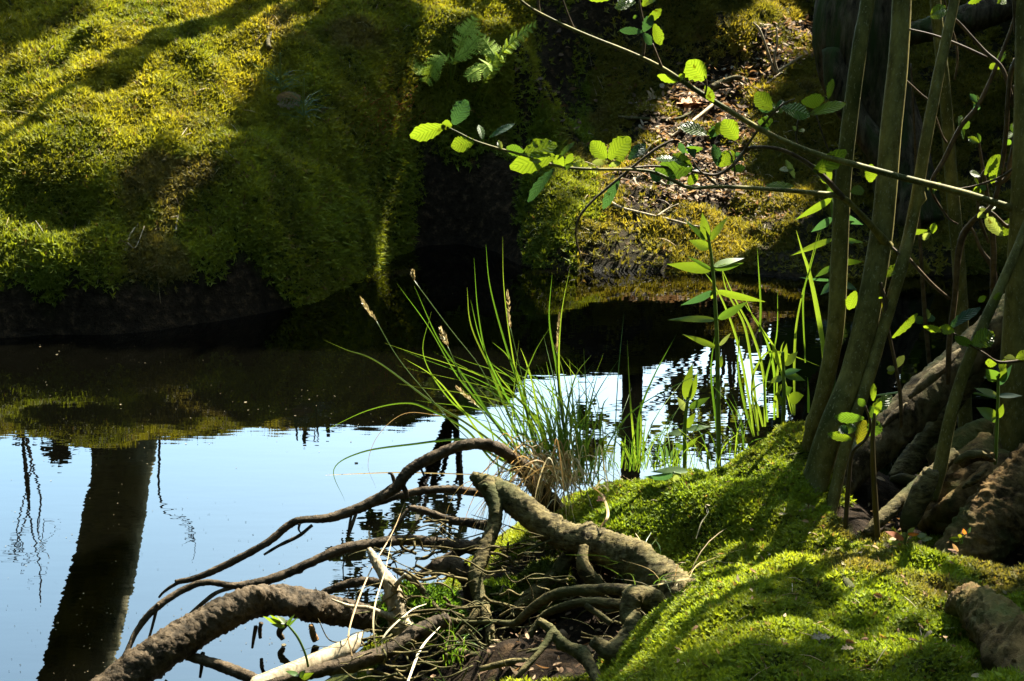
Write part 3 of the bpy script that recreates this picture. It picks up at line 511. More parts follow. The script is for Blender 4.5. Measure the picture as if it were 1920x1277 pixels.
log('dead_branch', 'long middle branch lit on top, bending down to the water at the lower left', [(900, 1030, 3.0, 26.4), (860, 1024, 2.98, 22.9), (800, 1016, 2.96, 22.0), (750, 1013, 2.94, 21.1), (700, 1020, 2.92, 20.2), (640, 1030, 2.9, 20.2), (580, 1056, 2.88, 17.6), (520, 1082, 2.86, 17.6), (470, 1096, 2.85, 19.4), (435, 1098, 2.84, 13.2), (385, 1092, 2.84, 12.3), (340, 1108, 2.83, 13.2), (290, 1142, 2.8, 14.1), (258, 1180, 2.78, 11.4), (235, 1228, 2.74, 10.6), (205, 1285, 2.7, 8.8), (190, 1330, 2.66, 7.0)], 'log', group=ROOTS, sides=14,
    subs=[('twig', [(296, 1132, 2.8, 7.0), (288, 1165, 2.79, 5.3), (280, 1195, 2.78, 5.3), (274, 1220, 2.77, 4.4)]), ('twig', [(440, 1100, 2.84, 7.9), (405, 1112, 2.83, 7.9), (375, 1135, 2.82, 7.9), (352, 1155, 2.8, 5.3)]), ('twig', [(470, 1098, 2.85, 8.8), (450, 1112, 2.84, 7.0), (438, 1125, 2.84, 4.4)])])
log('dead_branch', 'second thin branch behind the upper one reaching the thick root', [(905, 925, 3.2, 15.8), (850, 918, 3.2, 15.8), (806, 919, 3.2, 15.0), (752, 928, 3.2, 14.1), (700, 945, 3.18, 12.3), (645, 958, 3.15, 9.7), (620, 966, 3.14, 5.3)], 'log', group=ROOTS)
log('dead_branch', 'short dark branch under the second thin branch with hanging twigs', [(930, 990, 3.12, 22.9), (880, 980, 3.12, 17.6), (842, 975, 3.12, 15.8), (797, 958, 3.12, 14.1), (768, 952, 3.12, 10.6)], 'log', group=ROOTS, subs=[('twig', [(765, 955, 3.12, 7.9), (745, 985, 3.1, 7.9), (725, 1012, 3.08, 6.2)]), ('twig', [(668, 962, 3.14, 6.2), (660, 985, 3.13, 6.2), (653, 1008, 3.12, 4.4)])])
log('fallen_log', 'thickest brown log arching low over the water in the bottom left', [(760, 1185, 2.8, 44.0), (700, 1162, 2.77, 49.3), (640, 1148, 2.74, 54.6), (590, 1138, 2.72, 59.8), (545, 1128, 2.7, 58.1), (500, 1126, 2.69, 58.1), (440, 1142, 2.66, 65.1), (370, 1180, 2.62, 68.6), (300, 1224, 2.57, 72.2), (220, 1285, 2.52, 77.4), (120, 1360, 2.45, 79.2), (0, 1460, 2.35, 79.2), (-140, 1580, 2.2, 70.4)], 'log', rough=.15, sides=40, group=ROOTS, n=22, freq=.7,
    subs=[('twig', [(480, 1175, 2.68, 8.8), (476, 1195, 2.68, 7.0), (473, 1215, 2.68, 4.4)]), ('twig', [(380, 1225, 2.6, 8.8), (378, 1250, 2.6, 7.0), (375, 1270, 2.6, 5.3)])])
log('thick_root', 'thick brown root growing out of the moss mound and pointing left with a snapped tip', [(886, 890, 3.0, 14.1), (902, 902, 3.0, 33.4), (925, 915, 2.98, 44.0), (955, 932, 2.95, 51.0), (1000, 968, 2.9, 52.8), (1050, 1003, 2.86, 51.0), (1110, 1018, 2.82, 58.1), (1165, 1040, 2.78, 73.9), (1215, 1075, 2.74, 88.0), (1265, 1115, 2.7, 91.5), (1320, 1150, 2.66, 79.2)], 'root', rough=.13, sides=40, group=ROOTS, n=22, subs=[('root_stub', [(1095, 1025, 2.77, 17.6), (1092, 1050, 2.75, 22.9), (1100, 1075, 2.74, 29.9), (1125, 1100, 2.74, 26.4)]), ('knot', [(908, 912, 2.95, 12.3), (910, 911, 2.94, 10.6), (912, 910, 2.935, 7.0)])], cat='root')
log('hanging_root', 'pale scaly root bending down from the tip of the thick root, forked below', [(912, 908, 2.97, 35.2), (928, 945, 2.93, 29.9), (926, 985, 2.9, 28.2), (908, 1030, 2.86, 29.9), (893, 1075, 2.82, 29.9), (896, 1110, 2.79, 26.4), (908, 1145, 2.75, 21.1), (919, 1180, 2.71, 17.6), (917, 1235, 2.64, 17.6), (910, 1290, 2.58, 17.6)], 'root', rough=.16, sides=20, group=ROOTS, n=12, cat='root', subs=[('fork', [(900, 1115, 2.78, 17.6), (890, 1150, 2.74, 15.0), (870, 1180, 2.72, 14.1), (845, 1206, 2.7, 10.6), (820, 1215, 2.68, 5.3)])])
log('ring_root', 'stout root curling round into a ring at the left edge of the moss', [(1245, 1145, 2.5, 47.5), (1212, 1122, 2.5, 42.2), (1188, 1118, 2.48, 42.2), (1180, 1150, 2.46, 38.7), (1190, 1180, 2.43, 44.0), (1175, 1205, 2.4, 47.5), (1150, 1222, 2.37, 38.7), (1125, 1212, 2.38, 26.4), (1112, 1204, 2.38, 22.9)], 'root', rough=.2, sides=20, group=ROOTS, cat='root', subs=[('root_arm', [(1195, 1116, 2.5, 29.9), (1170, 1106, 2.52, 22.9), (1115, 1106, 2.56, 21.1), (1060, 1110, 2.6, 19.4), (1025, 1122, 2.62, 19.4), (990, 1148, 2.64, 17.6), (965, 1168, 2.66, 14.1), (925, 1166, 2.68, 8.8), (880, 1167, 2.7, 9.7), (840, 1160, 2.72, 10.6), (810, 1130, 2.75, 10.6), (783, 1095, 2.78, 10.6), (760, 1080, 2.8, 10.6), (738, 1068, 2.82, 7.0)])])
log('root', 'inner root half hidden behind the ring root', [(1190, 1140, 2.58, 19.4), (1150, 1132, 2.6, 21.1), (1090, 1130, 2.62, 17.6), (1050, 1140, 2.64, 15.8), (1020, 1155, 2.66, 14.1), (990, 1195, 2.64, 12.3)], 'root', group=ROOTS, cat='root', subs=[('stub', [(1098, 1135, 2.55, 10.6), (1120, 1150, 2.54, 13.2), (1145, 1168, 2.52, 11.4)])])
log('forked_root', 'grey forked dead root standing at the bottom centre', [(1010, 1164, 2.44, 12.3), (1030, 1178, 2.43, 19.4), (1048, 1200, 2.41, 22.9), (1070, 1216, 2.39, 24.6), (1092, 1226, 2.37, 29.9), (1110, 1255, 2.33, 22.9), (1132, 1295, 2.28, 21.1)], 'root', rough=.18, group=ROOTS, cat='root', subs=[('fork', [(1036, 1186, 2.42, 17.6), (1022, 1208, 2.4, 14.1), (1005, 1228, 2.38, 13.2), (985, 1252, 2.36, 12.3), (970, 1270, 2.35, 8.8)]), ('twig', [(1012, 1216, 2.39, 7.0), (998, 1220, 2.38, 6.2), (986, 1224, 2.38, 2.6)])])
log('root', 'straight grey root lying along the bottom behind the hanging root', [(838, 1218, 2.66, 17.6), (880, 1228, 2.64, 17.6), (930, 1232, 2.61, 17.6), (985, 1230, 2.58, 16.7), (1030, 1240, 2.54, 15.8), (1070, 1262, 2.5, 12.3)], 'root', group=ROOTS, cat='root')
log('root', 'lowest grey root curving along the bottom edge', [(900, 1255, 2.5, 10.6), (940, 1245, 2.5, 13.2), (980, 1240, 2.49, 13.2), (1020, 1248, 2.47, 11.4), (1050, 1258, 2.45, 10.6), (1080, 1290, 2.4, 10.6)], 'root', group=ROOTS, cat='root')
log('fallen_branch', 'dark wet branch crossing in front of the split plank at the bottom', [(840, 1160, 2.68, 24.6), (812, 1172, 2.67, 29.9), (765, 1196, 2.64, 29.9), (715, 1226, 2.6, 29.9), (640, 1248, 2.56, 29.9), (560, 1266, 2.53, 22.9), (500, 1284, 2.5, 17.6), (440, 1300, 2.48, 14.1)], 'log', group=ROOTS, rough=.12, sides=18)
log('fallen_branch', 'tapering branch in the bottom left below the thickest log', [(352, 1230, 2.6, 17.6), (400, 1244, 2.58, 21.1), (450, 1262, 2.55, 22.9), (500, 1285, 2.52, 21.1), (560, 1310, 2.5, 17.6)], 'log', group=ROOTS)
log('fallen_branch', 'small branch resting behind the thickest log beside the bleached stump', [(592, 1116, 2.95, 7.0), (620, 1106, 2.95, 15.0), (655, 1094, 2.95, 16.7), (690, 1090, 2.95, 17.6), (720, 1098, 2.94, 15.8), (745, 1108, 2.93, 8.8)], 'log', group=ROOTS)
log('root_stub', 'dark arched stub left of the hanging root', [(806, 1072, 2.88, 22.9), (825, 1060, 2.88, 31.7), (855, 1064, 2.88, 35.2), (880, 1090, 2.88, 35.2), (890, 1130, 2.88, 35.2)], 'log', group=ROOTS, cat='root')
log('root', 'dark root slanting up behind the bleached stump', [(760, 1100, 2.95, 12.3), (800, 1070, 2.98, 15.8), (850, 1040, 3.02, 17.6), (900, 1015, 3.05, 19.4)], 'log', group=ROOTS, cat='root')
log('old_root', 'grey cracked root below the thick root at the centre', [(960, 1150, 2.78, 21.1), (1000, 1115, 2.8, 29.9), (1040, 1075, 2.83, 29.9), (1070, 1040, 2.85, 26.4)], 'root', group=ROOTS, rough=.2, cat='root')
bs = log('bleached_stump', 'bleached white dead wood standing among the roots, with a thin side branch', [(765, 1190, 2.72, 52.8), (748, 1165, 2.72, 42.2), (742, 1130, 2.73, 35.2), (733, 1100, 2.74, 29.9), (715, 1070, 2.76, 21.1), (702, 1048, 2.78, 17.6), (692, 1030, 2.8, 10.6)], 'bleached', rough=.14, cat='stump', subs=[('side_branch', [(742, 1160, 2.71, 17.6), (715, 1150, 2.7, 12.3), (690, 1140, 2.69, 8.8), (655, 1136, 2.68, 7.0), (622, 1124, 2.67, 3.5)]), ('side_branch', [(735, 1108, 2.73, 14.1), (748, 1090, 2.72, 7.9), (760, 1076, 2.72, 3.5)])])
# split plank
def plank(label):
    t = thing('split_wood', label, 'wood', P(600, 1235, 2.58)); mb = MB(); a = [(470, 1290, 2.5, 30), (560, 1256, 2.54, 34), (620, 1230, 2.58, 32), (655, 1212, 2.6, 26), (678, 1196, 2.62, 10)]
    V = []; 
    for k in spline(np.array(a, float), 8):
        p, d = PD(*k[:3]); h = k[3] / 2 / F * d; j = .15 * h * vnoise(k[0] * .2, 0.)
        V += [p + [0, -.01, h + j], p + [0, .02, h * .75], p + [0, .02, -h], p + [0, -.025, -h + j]]
    n = len(V) // 4; Q = [(i * 4 + j, i * 4 + (j + 1) % 4, i * 4 + 4 + (j + 1) % 4, i * 4 + 4 + j) for i in range(n - 1) for j in range(4)] + [(0, 3, 2, 1), (n * 4 - 4, n * 4 - 3, n * 4 - 2, n * 4 - 1)]
    mb.add(V, Q); mb.build('plank', M['bleached'], t, smooth=False)
    mb = MB(); tubep(mb, [(668, 1198, 2.615, 8), (676, 1203, 2.61, 7), (682, 1208, 2.61, 3)], sides=5); mb.build('splinter', M['bleached'], t)
plank('split pale plank of fresh wood lying by the water at the bottom')
for k, (lab, pp) in enumerate([('black stick poking out of the water behind the thickest log, leftmost of three', [(490, 1168, 2.88, 8), (487, 1180, 2.88, 8), (488, 1196, 2.88, 7)]), ('black forked stick poking out of the water behind the thickest log, middle of three', [(540, 1166, 2.9, 10), (524, 1184, 2.9, 12), (530, 1198, 2.9, 9)]), ('orange brown stick poking out of the water, rightmost of three', [(583, 1172, 2.9, 10), (587, 1188, 2.9, 13), (592, 1200, 2.9, 14)])]):
    log('stick', lab, pp, 'log' if k < 2 else 'rot', 'stick', 8, .2, group='sticks poking out of the water', ragged=.3)
# old trunk across the water
ot = stem_tree('old_tree', 'broad old tree trunk with rough bark standing on the far bank, top right', [(1708, 420, 6.05, 112), (1697, 340, 6.1, 107), (1674, 260, 6.15, 110), (1647, 195, 6.18, 129), (1622, 125, 6.2, 162), (1612, 50, 6.2, 170), (1626, -40, 6.22, 162), (1654, -200, 6.25, 148), (1722, -700, 6.4, 129), (1812, -1600, 6.7, 112), (1892, -2600, 7.0, 86)], 'old', sides=44, rough=.12, ridge=.12)
limb(ot, 'root_flare', [(1566, 90, 6.1, 50), (1574, 160, 6.08, 56), (1602, 220, 6.06, 50), (1650, 290, 6.03, 46), (1672, 380, 6.0, 36)], 'old', 16, rough=.16)
# mossy fallen log high on the far bank, right
fl = log('fallen_tree', 'mossy fallen trunk lying across the far bank behind the upright stems, top right', [(1690, 70, 6.6, 40), (1760, 50, 6.62, 50), (1850, 22, 6.65, 60), (1950, -10, 6.7, 60), (2100, -60, 6.8, 60)], 'old', rough=.2)
# fine rootlets woven through the near roots (uncountable)
rg = np.random.default_rng(4); mb = MB()
for k in range(240):
    px, py = rg.uniform(690, 1190), rg.uniform(975, 1265); Y = 2.95 - (py - 1000) / 265 * .45 + rg.normal(0, .05); a = rg.uniform(-.5, 3.6); L = rg.uniform(30, 150); pp = []; w0 = rg.uniform(1.5, 7)
    for j in range(5):
        f = j / 4; qx = px + math.cos(a) * L * f; qy = py + math.sin(a) * L * f * .6; a += rg.normal(0, .35)
        qy = max(qy, 955 + abs(qx - 850) * .3); qy = min(qy, 1285); pp.append((qx, qy, Y + rg.normal(0, .012), w0 * (1 - .6 * f)))
    if any(PD(*q_[:3])[0][2] < .005 for q_ in pp): continue
    tubep(mb, pp, sides=5, n=5, rough=.1, freq=.5, seed=k, col=(1, 1, 1))
tag(mb.build('rootlets', M['root']), 'thin dead rootlets and twigs woven between the near roots', kind='stuff')
# ================================================================== LEAVES, HERBS, GRASSES
GREEN = {'y': (.075, .115, .011), 'g': (.042, .082, .012), 't': (.020, .052, .026), 'p': (.11, .14, .055), 'o': (.10, .105, .011)}  # teal: darker colour standing in for leaves turned from the sun, mirroring sky
def leaves(parent, rows, name='leaf', shape='alder', mat='leaf', thick=True, seed=0, stalk=True, one=False):
    """rows: (base px, base py, tip px, tip py, width px, Y, colour letter); every leaf a mesh of its own"""
    rg = np.random.default_rng(seed + len(rows)); rows = [r if r[4] < 15 else (r[0], r[1], r[0] + (r[2] - r[0]) * k_, r[1] + (r[3] - r[1]) * k_, r[4] * rg.uniform(.85, 1.1)) + tuple(r[5:]) for r in rows for k_ in [rg.uniform(.78, 1.08)]]
    allmb = MB()
    for r in rows:
        bx, by, tx, ty, wd, Y = r[:6]; c = GREEN[r[6] if len(r) > 6 else 'y']; mb = allmb if one else MB()
        B, d = PD(bx, by, Y); T_ = P(tx, ty, Y + rg.uniform(-.012, .012)); W = wd / F * d
        tl = rg.uniform(-.8, .8) if (len(r) < 8) else r[7]
        col = np.array(c) * rg.uniform(.85, 1.15)
        leaf(mb, B, T_, W / max(.6, math.cos(tl)), col, shape, tl, rg.uniform(.05, .34), 12 if shape == 'alder' else 10, rg.uniform(.08, .25), .07 if shape == 'alder' else 0)
        if not one: mb.build(name, M[mat], parent)
    if one: allmb.build(name + 's', M[mat], parent)
L1 = 2.75
leaves(brE, [(1192, 3, 1143, 12, 26, L1), (1205, 12, 1230, -22, 28, L1), (1212, 42, 1247, 12, 20, L1), (1207, 60, 1160, 54, 17, L1, 't'), (1206, 60, 1227, 20, 24, L1, 't'), (1207, 62, 1222, 82, 18, L1, 't'), (1226, 44, 1240, 82, 22, L1), (1196, 30, 1186, 33, 8, L1, 'g'),
             (1322, 150, 1282, 112, 36, 2.8), (1322, 160, 1340, 196, 22, 2.8), (1272, 152, 1236, 148, 13, 2.79), (1272, 152, 1278, 140, 10, 2.79), (1150, -4, 1090, -2, 16, L1),
             (1466, 202, 1530, 214, 34, 2.84, 'g'), (1502, 190, 1546, 190, 28, 2.84), (1519, 214, 1586, 188, 26, 2.85), (1553, 186, 1560, 148, 13, 2.85), (1447, 206, 1414, 172, 34, 2.83), (1495, 246, 1487, 237, 8, 2.86, 'p'), (1497, 246, 1512, 242, 8, 2.86, 'p'),
             (1524, 322, 1593, 289, 32, 2.87), (1490, 350, 1428, 342, 18, 2.86), (1490, 335, 1476, 300, 14, 2.86, 'p'), (1488, 318, 1462, 316, 12, 2.86, 'p'), (1632, 342, 1634, 305, 26, 2.9), (1594, 360, 1628, 352, 20, 2.9), (1745, 28, 1770, 10, 22, 3.0), (1860, 345, 1870, 292, 22, 3.0)], seed=1)
leaves(brB, [(836, 236, 752, 262, 36, 2.72, 'y', .2), (850, 234, 872, 190, 40, 2.72, 't', .2), (890, 264, 847, 274, 34, 2.72, 'y', .1), (848, 236, 828, 232, 18, 2.72), (918, 258, 968, 222, 16, 2.73, 't'), (905, 262, 902, 232, 14, 2.73, 'g'),
             (1042, 292, 948, 318, 40, 2.74, 'y', .2), (976, 290, 1040, 270, 42, 2.74, 'y', .1), (985, 288, 945, 276, 24, 2.74, 'g'), (1010, 275, 1000, 262, 20, 2.74), (1040, 316, 984, 372, 20, 2.75, 't'), (1045, 300, 1072, 264, 10, 2.75, 'g'),
             (1137, 298, 1103, 258, 34, 2.77, 'y', .1), (1141, 298, 1180, 257, 44, 2.77, 'y', .1), (1152, 296, 1178, 288, 24, 2.77), (1178, 300, 1216, 262, 28, 2.78, 't', .2), (1140, 304, 1112, 304, 14, 2.77, 'p'), (1165, 306, 1145, 308, 12, 2.77, 'p'), (1088, 314, 1075, 304, 12, 2.76),
             (1162, 338, 1124, 392, 24, 2.78, 't'), (1300, 316, 1236, 318, 40, 2.82, 'g', .1), (1296, 312, 1265, 290, 28, 2.82), (1270, 300, 1226, 292, 18, 2.8, 'g'), (1302, 296, 1290, 262, 22, 2.82, 't'), (1326, 252, 1280, 228, 26, 2.84), (1330, 256, 1352, 238, 20, 2.84, 't'), (1382, 262, 1354, 222, 36, 2.84, 'y', .2),
             (1346, 312, 1342, 268, 24, 2.84, 't'), (1348, 312, 1376, 282, 30, 2.84, 'y', .1), (1318, 278, 1282, 285, 14, 2.83, 'g'), (1336, 296, 1345, 286, 22, 2.84, 'o'), (1250, 345, 1268, 332, 18, 2.81, 'g'), (1218, 322, 1245, 342, 22, 2.81, 't'), (1430, 232, 1450, 262, 16, 2.84, 't')], seed=2)
leaves(stemC, [(1662, 592, 1658, 566, 13, 2.95, 'o'), (1740, 432, 1700, 440, 12, 3.0), (1745, 438, 1728, 448, 16, 3.0, 'p'), (1748, 438, 1752, 420, 14, 3.0), (1655, 520, 1696, 490, 18, 2.97), (1672, 634, 1722, 596, 16, 2.95), (1605, 545, 1590, 580, 22, 3.0)], seed=3)
leaves(stemE, [(1880, 442, 1850, 408, 26, 3.0, 'p'), (1882, 442, 1906, 403, 28, 3.0), (1846, 328, 1872, 290, 24, 3.0), (1838, 330, 1820, 322, 14, 3.0, 'p'), (1832, 366, 1840, 344, 18, 3.0), (1826, 366, 1806, 358, 14, 3.0, 'p'), (1836, 268, 1816, 256, 14, 3.0), (1838, 266, 1834, 250, 9, 3.0, 'g'), (1870, 6, 1890, -8, 20, 3.0), (1780, 20, 1735, 32, 20, 3.05), (1815, 6, 1850, -6, 14, 3.2)], seed=4)
leaves(stemF, [(1772, 620, 1734, 616, 15, 2.78), (1776, 618, 1834, 568, 20, 2.78, 't'), (1790, 622, 1760, 614, 22, 2.76), (1822, 646, 1870, 622, 40, 2.76, 'y', .1), (1825, 648, 1792, 635, 20, 2.77, 'g'), (1905, 672, 1932, 660, 20, 2.76), (1905, 675, 1878, 668, 16, 2.76, 'p'), (1648, 560, 1654, 556, 6, 2.78), (1845, 565, 1836, 555, 18, 2.8), (1862, 560, 1880, 552, 18, 2.8), (1870, 680, 1844, 682, 20, 2.76), (1872, 682, 1888, 688, 26, 2.76)], seed=5)
limbs(stemF, 'twig', [[(1930, 672, 2.76, 7), (1900, 678, 2.76, 6), (1870, 678, 2.76, 5), (1845, 662, 2.76, 4), (1815, 645, 2.77, 4), (1785, 622, 2.78, 3)]])
limbs(stemC, 'twig', [[(1650, 645, 2.95, 5), (1662, 615, 2.95, 4), (1660, 592, 2.95, 3)]])

rg = np.random.default_rng(31); ex = []
for k in range(26):                                  # small young leaves between the big ones
    j = rg.integers(0, 14); bx, by, Y = [(1395, 282, 2.85), (1372, 310, 2.84), (1300, 320, 2.83), (1250, 316, 2.82), (1200, 312, 2.8), (1150, 318, 2.78), (1060, 310, 2.75), (1000, 296, 2.74), (1455, 205, 2.84), (1430, 235, 2.84), (1175, 330, 2.78), (1330, 262, 2.84), (940, 276, 2.73), (1300, 300, 2.82)][j]
    a = rg.uniform(0, 6.28); L = rg.uniform(10, 30); bx += rg.normal(0, 8); by += rg.normal(0, 5); ex.append((bx, by, bx + math.cos(a) * L, by + math.sin(a) * L * .8 - 6, L * rg.uniform(.4, .8), Y, 'yyggtp'[rg.integers(6)]))
leaves(brB, ex, seed=9)
ex = []
for k in range(46):                                  # and sparse ones on the twigs among the stems
    j = rg.integers(0, 11); bx, by, Y = [(1800, 240, 3.2), (1745, 350, 3.2), (1835, 195, 3.2), (1870, 120, 3.2), (1885, 260, 3.0), (1850, 395, 3.0), (1905, 250, 3.0), (1835, 348, 2.97), (1735, 600, 3.3), (1718, 330, 3.3), (1680, 690, 2.95)][j]
    a = rg.uniform(0, 6.28); L = rg.uniform(10, 26); ex.append((bx, by, bx + math.cos(a) * L, by + math.sin(a) * L - 4, L * rg.uniform(.5, .8), Y, 'yygtp'[rg.integers(5)]))
leaves(stemE, ex, seed=10)
def herb(name, label, cat, stem, rows, group=None, shape='lance', wd=None, seed=0, mat='lance', colour='g', stemcol=(.06, .10, .02)):
    t = thing(name, label, cat, P(*stem[0][:3]), group); mb = MB(); tubep(mb, stem, sides=6, n=6, col=stemcol); mb.build('stem', M['grass'], t)
    leaves(t, rows, shape=shape, mat=mat, seed=seed); return t
Y1 = 3.2
herb('tall_herb', 'tallest willow leaved herb rising from the bank in front of the dark water', 'plant', [(1348, 885, Y1, 9), (1347, 780, Y1, 9), (1345, 660, Y1, 8), (1341, 570, Y1, 7), (1336, 500, Y1, 6), (1328, 440, Y1, 5)],
     [(1330, 465, 1284, 447, 20, Y1, 'y', .1), (1325, 450, 1316, 396, 20, Y1), (1331, 452, 1362, 404, 13, Y1), (1323, 452, 1290, 412, 10, Y1, 'g'), (1328, 448, 1330, 410, 10, Y1, 'g'), (1335, 506, 1240, 494, 24, Y1, 'y', .1), (1336, 507, 1290, 480, 8, Y1, 'g'), (1338, 500, 1394, 476, 13, Y1), (1339, 504, 1396, 497, 12, Y1, 'g'), (1338, 545, 1279, 578, 14, Y1, 't'), (1343, 545, 1438, 570, 13, Y1), (1340, 545, 1335, 562, 14, Y1),
      (1342, 600, 1252, 592, 13, Y1), (1346, 598, 1402, 568, 17, Y1, 'g'), (1344, 652, 1282, 626, 12, Y1), (1348, 648, 1372, 624, 8, Y1, 'p'), (1347, 700, 1338, 722, 10, Y1, 'g'), (1350, 690, 1352, 664, 9, Y1)], 'willow leaved herbs', seed=11)
herb('tall_herb', 'half high willow leaved herb left of the tallest one in front of the reflected sky', 'plant', [(1284, 880, 3.25, 8), (1284, 800, 3.25, 7), (1290, 745, 3.25, 6)],
     [(1289, 752, 1286, 686, 17, 3.25), (1292, 752, 1312, 700, 15, 3.25), (1292, 765, 1332, 745, 14, 3.25, 'g'), (1287, 770, 1270, 745, 14, 3.25, 'p'), (1286, 802, 1302, 775, 14, 3.25), (1286, 810, 1250, 812, 12, 3.25, 'g'), (1287, 806, 1330, 795, 11, 3.25, 'g'), (1286, 840, 1310, 820, 10, 3.25), (1285, 842, 1262, 832, 10, 3.25, 'g')], 'willow leaved herbs', seed=12)
herb('tall_herb', 'willow leaved herb half hidden behind the leaning alder stem', 'plant', [(1560, 760, 3.4, 9), (1566, 640, 3.4, 9), (1568, 500, 3.4, 8), (1562, 400, 3.4, 7), (1548, 330, 3.4, 6)],
     [(1560, 372, 1490, 414, 15, 3.38, 'y'), (1560, 408, 1512, 446, 16, 3.38, 't'), (1562, 448, 1486, 475, 12, 3.38), (1562, 500, 1525, 518, 11, 3.38, 'g'), (1565, 532, 1536, 550, 14, 3.38, 't'), (1566, 525, 1502, 528, 5, 3.38, 't'), (1550, 340, 1530, 302, 20, 3.38), (1555, 350, 1572, 372, 24, 3.38, 'g'), (1550, 345, 1546, 300, 18, 3.38), (1572, 400, 1618, 430, 14, 3.38, 't'), (1575, 450, 1620, 452, 11, 3.38, 'g'), (1575, 490, 1620, 494, 12, 3.38), (1575, 530, 1612, 540, 14, 3.38, 't'), (1580, 420, 1604, 405, 14, 3.38, 'g')], 'willow leaved herbs', seed=13)
herb('tall_herb', 'leafy herb among the grass left of the alder stems, above the moss edge', 'plant', [(1468, 800, 3.2, 8), (1470, 740, 3.2, 7), (1468, 660, 3.2, 5)],
     [(1470, 685, 1500, 655, 17, 3.2), (1468, 700, 1515, 712, 16, 3.2, 'g'), (1470, 700, 1502, 692, 12, 3.2, 't'), (1468, 690, 1445, 648, 12, 3.2), (1470, 680, 1474, 645, 10, 3.2), (1468, 735, 1492, 726, 16, 3.2, 'g'), (1468, 708, 1440, 715, 12, 3.2), (1466, 760, 1460, 738, 12, 3.2), (1478, 748, 1512, 742, 22, 3.2, 'y'), (1465, 720, 1445, 770, 8, 3.2)], 'willow leaved herbs', seed=14)
herb('tall_herb', 'leafy herb beside the dark right edge stem, in front of the leaning log', 'plant', [(1866, 870, 2.8, 7), (1870, 780, 2.8, 6), (1872, 700, 2.8, 5)],
     [(1870, 712, 1846, 690, 24, 2.8, 'g'), (1872, 714, 1890, 690, 22, 2.8), (1869, 712, 1848, 704, 12, 2.8), (1872, 722, 1900, 686, 14, 2.8, 't'), (1870, 742, 1828, 726, 13, 2.8, 'p'), (1872, 742, 1918, 740, 10, 2.8, 't'), (1868, 784, 1834, 764, 22, 2.8), (1870, 784, 1882, 758, 16, 2.8), (1870, 790, 1846, 774, 14, 2.8, 'g')], 'willow leaved herbs', seed=15)
herb('herb_sprig', 'fallen willow leaved sprig lying on the bright moss edge above the sedge', 'plant', [(1305, 882, 3.02, 5), (1285, 890, 3.0, 5), (1262, 886, 2.98, 4)],
     [(1290, 884, 1222, 876, 14, 3.0, 'g'), (1262, 888, 1206, 908, 15, 2.98, 't'), (1268, 890, 1268, 918, 12, 2.97, 'p'), (1276, 888, 1308, 904, 10, 2.98, 'p'), (1300, 880, 1315, 886, 8, 3.0, 'g')], seed=16)
# alder seedlings on the near bank
SD = 'seedlings on the near bank'
herb('alder_seedling', 'dark stemmed alder seedling with broad leaves in front of the leaning log', 'seedling', [(1585, 990, 2.72, 9), (1590, 920, 2.72, 9), (1598, 850, 2.72, 7), (1622, 825, 2.72, 6), (1632, 795, 2.72, 5), (1622, 760, 2.72, 4)],
     [(1621, 784, 1568, 784, 26, 2.72, 'g', .2), (1627, 782, 1672, 740, 26, 2.72, 'y', .2), (1598, 824, 1556, 815, 22, 2.72, 'y', .1), (1590, 812, 1570, 797, 22, 2.72, 't'), (1591, 813, 1600, 794, 22, 2.72, 'g'), (1631, 818, 1648, 792, 30, 2.72, 'g'), (1610, 838, 1622, 788, 30, 2.72, 'o', .1), (1622, 762, 1610, 748, 18, 2.72, 'g'), (1637, 752, 1638, 722, 13, 2.72), (1634, 800, 1640, 786, 22, 2.72, 'g')], SD, 'alder', seed=21, mat='leaf', stemcol=(.03, .022, .012))
herb('alder_seedling', 'straight leafless seedling rod beside the broad leaved seedling', 'seedling', [(1646, 1010, 2.7, 11), (1640, 930, 2.7, 11), (1636, 830, 2.7, 9), (1640, 775, 2.7, 6)], [(1640, 790, 1634, 762, 14, 2.7, 'g'), (1640, 780, 1650, 756, 12, 2.7)], SD, 'alder', seed=22, mat='leaf', stemcol=(.05, .04, .015))
GREEN['r'] = (.22, .07, .02)
herb('bilberry_sprig', 'low sprig with reddish young leaves at the moss edge by the roots', 'seedling', [(1696, 1030, 2.6, 4), (1697, 1015, 2.6, 4), (1702, 998, 2.6, 3)],
     [(1695, 1012, 1664, 994, 11, 2.6, 'r'), (1700, 1005, 1690, 1000, 10, 2.6, 'p'), (1702, 1000, 1724, 1004, 8, 2.6, 'r'), (1702, 998, 1716, 990, 10, 2.6, 'p'), (1695, 1020, 1660, 1016, 10, 2.6, 'p'), (1700, 1015, 1690, 1008, 8, 2.6, 'o'), (1720, 1006, 1740, 1000, 10, 2.6, 'p'), (1726, 1012, 1750, 1008, 9, 2.6, 'p'), (1698, 1018, 1712, 1024, 8, 2.6, 'r'), (1694, 1020, 1680, 1026, 10, 2.6, 'r')], SD, 'ov', seed=23)
herb('bilberry_sprig', 'tiny sprig with yellow leaves before the tilted trunk', 'seedling', [(1800, 1020, 2.62, 3), (1806, 1008, 2.62, 3), (1812, 1000, 2.62, 2)],
     [(1800, 1012, 1780, 1010, 10, 2.62, 'y'), (1804, 1006, 1794, 1004, 7, 2.62, 'o'), (1810, 1002, 1806, 992, 6, 2.62, 'r'), (1814, 1000, 1822, 988, 6, 2.62, 'g'), (1800, 1014, 1808, 1018, 8, 2.62, 'g')], SD, 'ov', seed=24)
